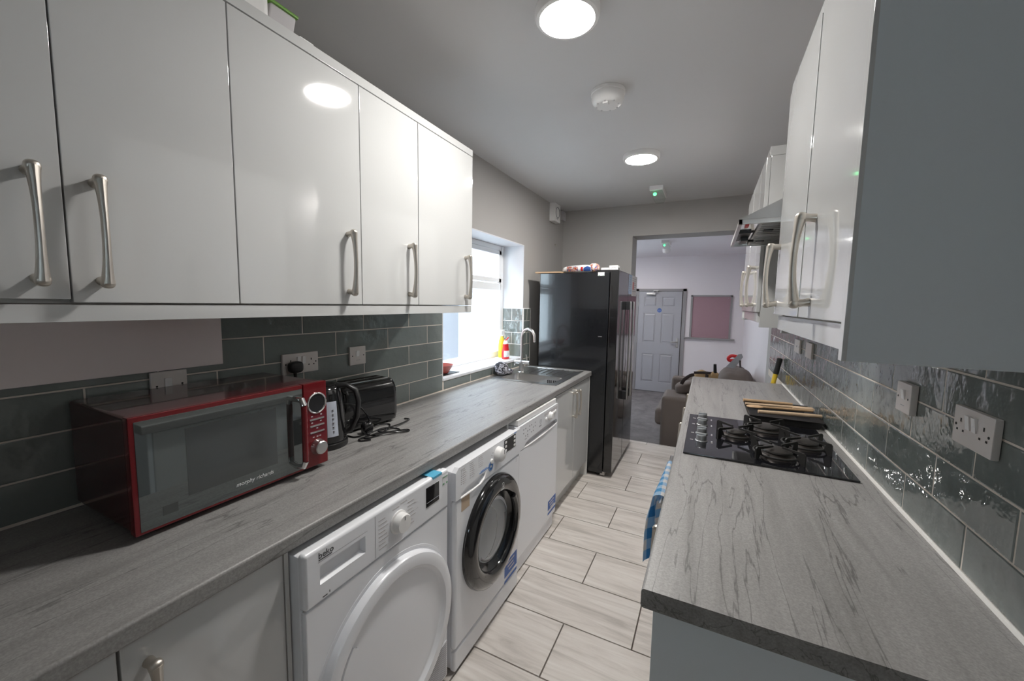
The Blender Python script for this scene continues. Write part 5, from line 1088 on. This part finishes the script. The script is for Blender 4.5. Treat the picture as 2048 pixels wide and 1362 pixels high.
utensil('rolling_stick', 'plain wooden stick at the back of the baking tray', (0.196, 2.500, ZU + 0.008), (0.425, 2.525, ZU + 0.006), 'stick', 'wood')
utensil('wooden_spatula', 'wooden spatula lying across the middle of the baking tray', (0.500, 2.440, ZU + 0.012), (0.200, 2.420, ZU + 0.006), 'spatula', 'wood_pale')
utensil('wooden_spoon', 'wooden spoon with its bowl at the left end of the baking tray', (0.205, 2.355, ZU + 0.008), (0.490, 2.395, ZU + 0.010), 'spoon', 'wood')
utensil('wooden_spoon', 'pale wooden spoon along the near rim of the baking tray', (0.245, 2.265, ZU + 0.006), (0.507, 2.305, ZU + 0.008), 'stick', 'wood_pale')

# long-handled tool against the wall at the worktop end
u = thing('bolt_cutter', 'yellow shafted tool with a black grip leaning on the tiles', 'tool', (0.32, 3.56, 0))
b = B(); b.tube([(0.355, 3.56, 0.20), (0.478, 3.53, 0.985)], 0.0165, 16); obj('shaft', b, 'yellow_paint', u)
b = B(); b.tube([(0.476, 3.5305, 0.972), (0.494, 3.527, 1.088), (0.495, 3.527, 1.094)], [0.0185, 0.0185, 0.012], 16); obj('grip', b, 'rubber', u)
b = B(); b.tube([(0.44, 3.60, 0.20), (0.487, 3.62, 0.78)], 0.0165, 16); obj('second_shaft', b, 'yellow_paint', u)
b = B(); b.box(0.34, 3.545, 0.11, 0.46, 3.615, 0.21, 0.01); b.prism([(0.35, 0.11), (0.39, 0.11), (0.40, 0.0), (0.375, 0.0)], 'Y', 3.56, 3.60, 0.003); b.prism([(0.41, 0.11), (0.45, 0.11), (0.425, 0.0), (0.405, 0.0)], 'Y', 3.56, 3.60, 0.003); obj('jaws', b, 'steel_dark', u)

# ------------------------------------------------------------------ sofa and what lies on it
u = thing('sofa', 'brown-grey fabric sofa in the room beyond the opening', 'sofa', (0.05, 5.38, FZ))
SA, SB_ = 4.62, 6.16
b = B(); b.box(-0.40, SA + 0.02, FZ + 0.05, 0.53, SB_ - 0.02, FZ + 0.30, 0.02, 3); obj('base', b, 'sofa', u)
for y0, y1 in ((SA, SA + 0.20), (SB_ - 0.20, SB_)):
    b = B(); b.box(-0.425, y0, FZ + 0.04, 0.54, y1, 0.47, 0.045, 4); obj('arm', b, 'sofa', u)
for y0, y1 in ((SA + 0.205, 5.39), (5.395, SB_ - 0.205)):
    b = B(); b.box(-0.50, y0 - (0.10 if y0 < 5 else 0), FZ + 0.29, 0.33, y1, 0.30, 0.05, 4); obj('seat_cushion', b, 'sofa', u)
b = B(); b.box(0.34, SA + 0.03, FZ + 0.2, 0.545, SB_ - 0.03, 0.60, 0.05, 4); obj('backrest', b, 'sofa', u)
b = B(); b.pillow((0.305, 5.10, 0.545), (0.36, 0.52, 0.46), 0.72, 30, 20, rot=Matrix.Rotation(R(10), 3, 'Y'), wob=0.16, seed=2); obj('back_cushion', b, 'sofa', u, smooth=80)
b = B(); b.pillow((0.33, 5.68, 0.52), (0.22, 0.56, 0.42), 0.6, 30, 20, rot=Matrix.Rotation(R(12), 3, 'Y'), wob=0.10, seed=6); obj('back_cushion', b, 'sofa', u, smooth=80)
for x in (-0.36, 0.48):
    for y in (SA + 0.06, SB_ - 0.06):
        b = B(); b.cyl((x, y, FZ), (x, y, FZ + 0.06), 0.022, seg=12); obj('foot', b, 'leather_dark', u)
b = B(); b.pillow((-0.20, 5.80, 0.385), (0.32, 0.30, 0.16), 0.55, 28, 18, rot=Matrix.Rotation(R(-18), 3, 'Y'), wob=0.08, seed=8); tag(obj('cushion', b, 'sofa', smooth=80), 'small brown cushion lying at the far end of the sofa seat', 'cushion')
u = thing('tool_bag', 'tan canvas tool belt bag piled on the sofa', 'tool bag', (0.03, 5.55, 0.30))
b = B(); b.pillow((0.02, 5.55, 0.475), (0.30, 0.24, 0.34), 0.55, 28, 20, wob=0.18, seed=11); obj('bag_body', b, 'canvas', u, smooth=80)
b = B(); b.tube(spline([(-0.13, 5.50, 0.60), (-0.18, 5.47, 0.585), (-0.24, 5.46, 0.53), (-0.27, 5.48, 0.47)], 6), 0.022, 8, flat=0.4); b.tube(spline([(-0.13, 5.45, 0.635), (0.0, 5.43, 0.650), (0.10, 5.45, 0.640), (0.17, 5.50, 0.61)], 6), 0.016, 8, flat=0.4); obj('belt', b, 'leather_dark', u)
b = B(); b.pillow((0.105, 5.45, 0.575), (0.10, 0.10, 0.18), 0.6, 20, 14, wob=0.2, seed=12); obj('pouch', b, 'canvas', u, smooth=80)
b = B(); b.tube([(0.02, 5.42, 0.56), (0.025, 5.418, 0.63)], 0.012, 8); b.box(0.0, 5.41, 0.57, 0.02, 5.425, 0.64, 0.003); obj('buckle', b, 'leather_dark', u)
b = B(); b.tube([(0.108, 5.44, 0.63), (0.100, 5.43, 0.765)], [0.020, 0.017], 12); tag(obj('hammer_handle', b, 'rubber'), 'black tool handle sticking up from the tan bag', 'tool')
u = thing('hand_saw', 'hand saw with a red handle propped on the sofa', 'saw', (0.25, 5.60, 0.6))
b = B(); b.prism([(0.120, 0.60), (0.245, 0.60), (0.398, 0.868), (0.380, 0.908), (0.345, 0.897)], 'Y', 5.50, 5.504); obj('blade', b, 'saw_steel', u, smooth=0)
b = B(); b.tube(spline([(0.33, 5.53, 0.865), (0.28, 5.53, 0.872), (0.245, 5.53, 0.845), (0.255, 5.53, 0.815), (0.30, 5.53, 0.815), (0.33, 5.53, 0.83)], 5), 0.020, 10); obj('handle', b, 'red_plastic', u)
b = B(); b.tube(spline([(0.365, 5.45, 0.83), (0.372, 5.45, 0.76), (0.40, 5.44, 0.68), (0.47, 5.42, 0.60), (0.505, 5.40, 0.56)], 6), 0.010, 8, flat=0.4); tag(obj('strap', b, 'leather_dark'), 'dark strap hanging over the back cushion of the sofa', 'strap')
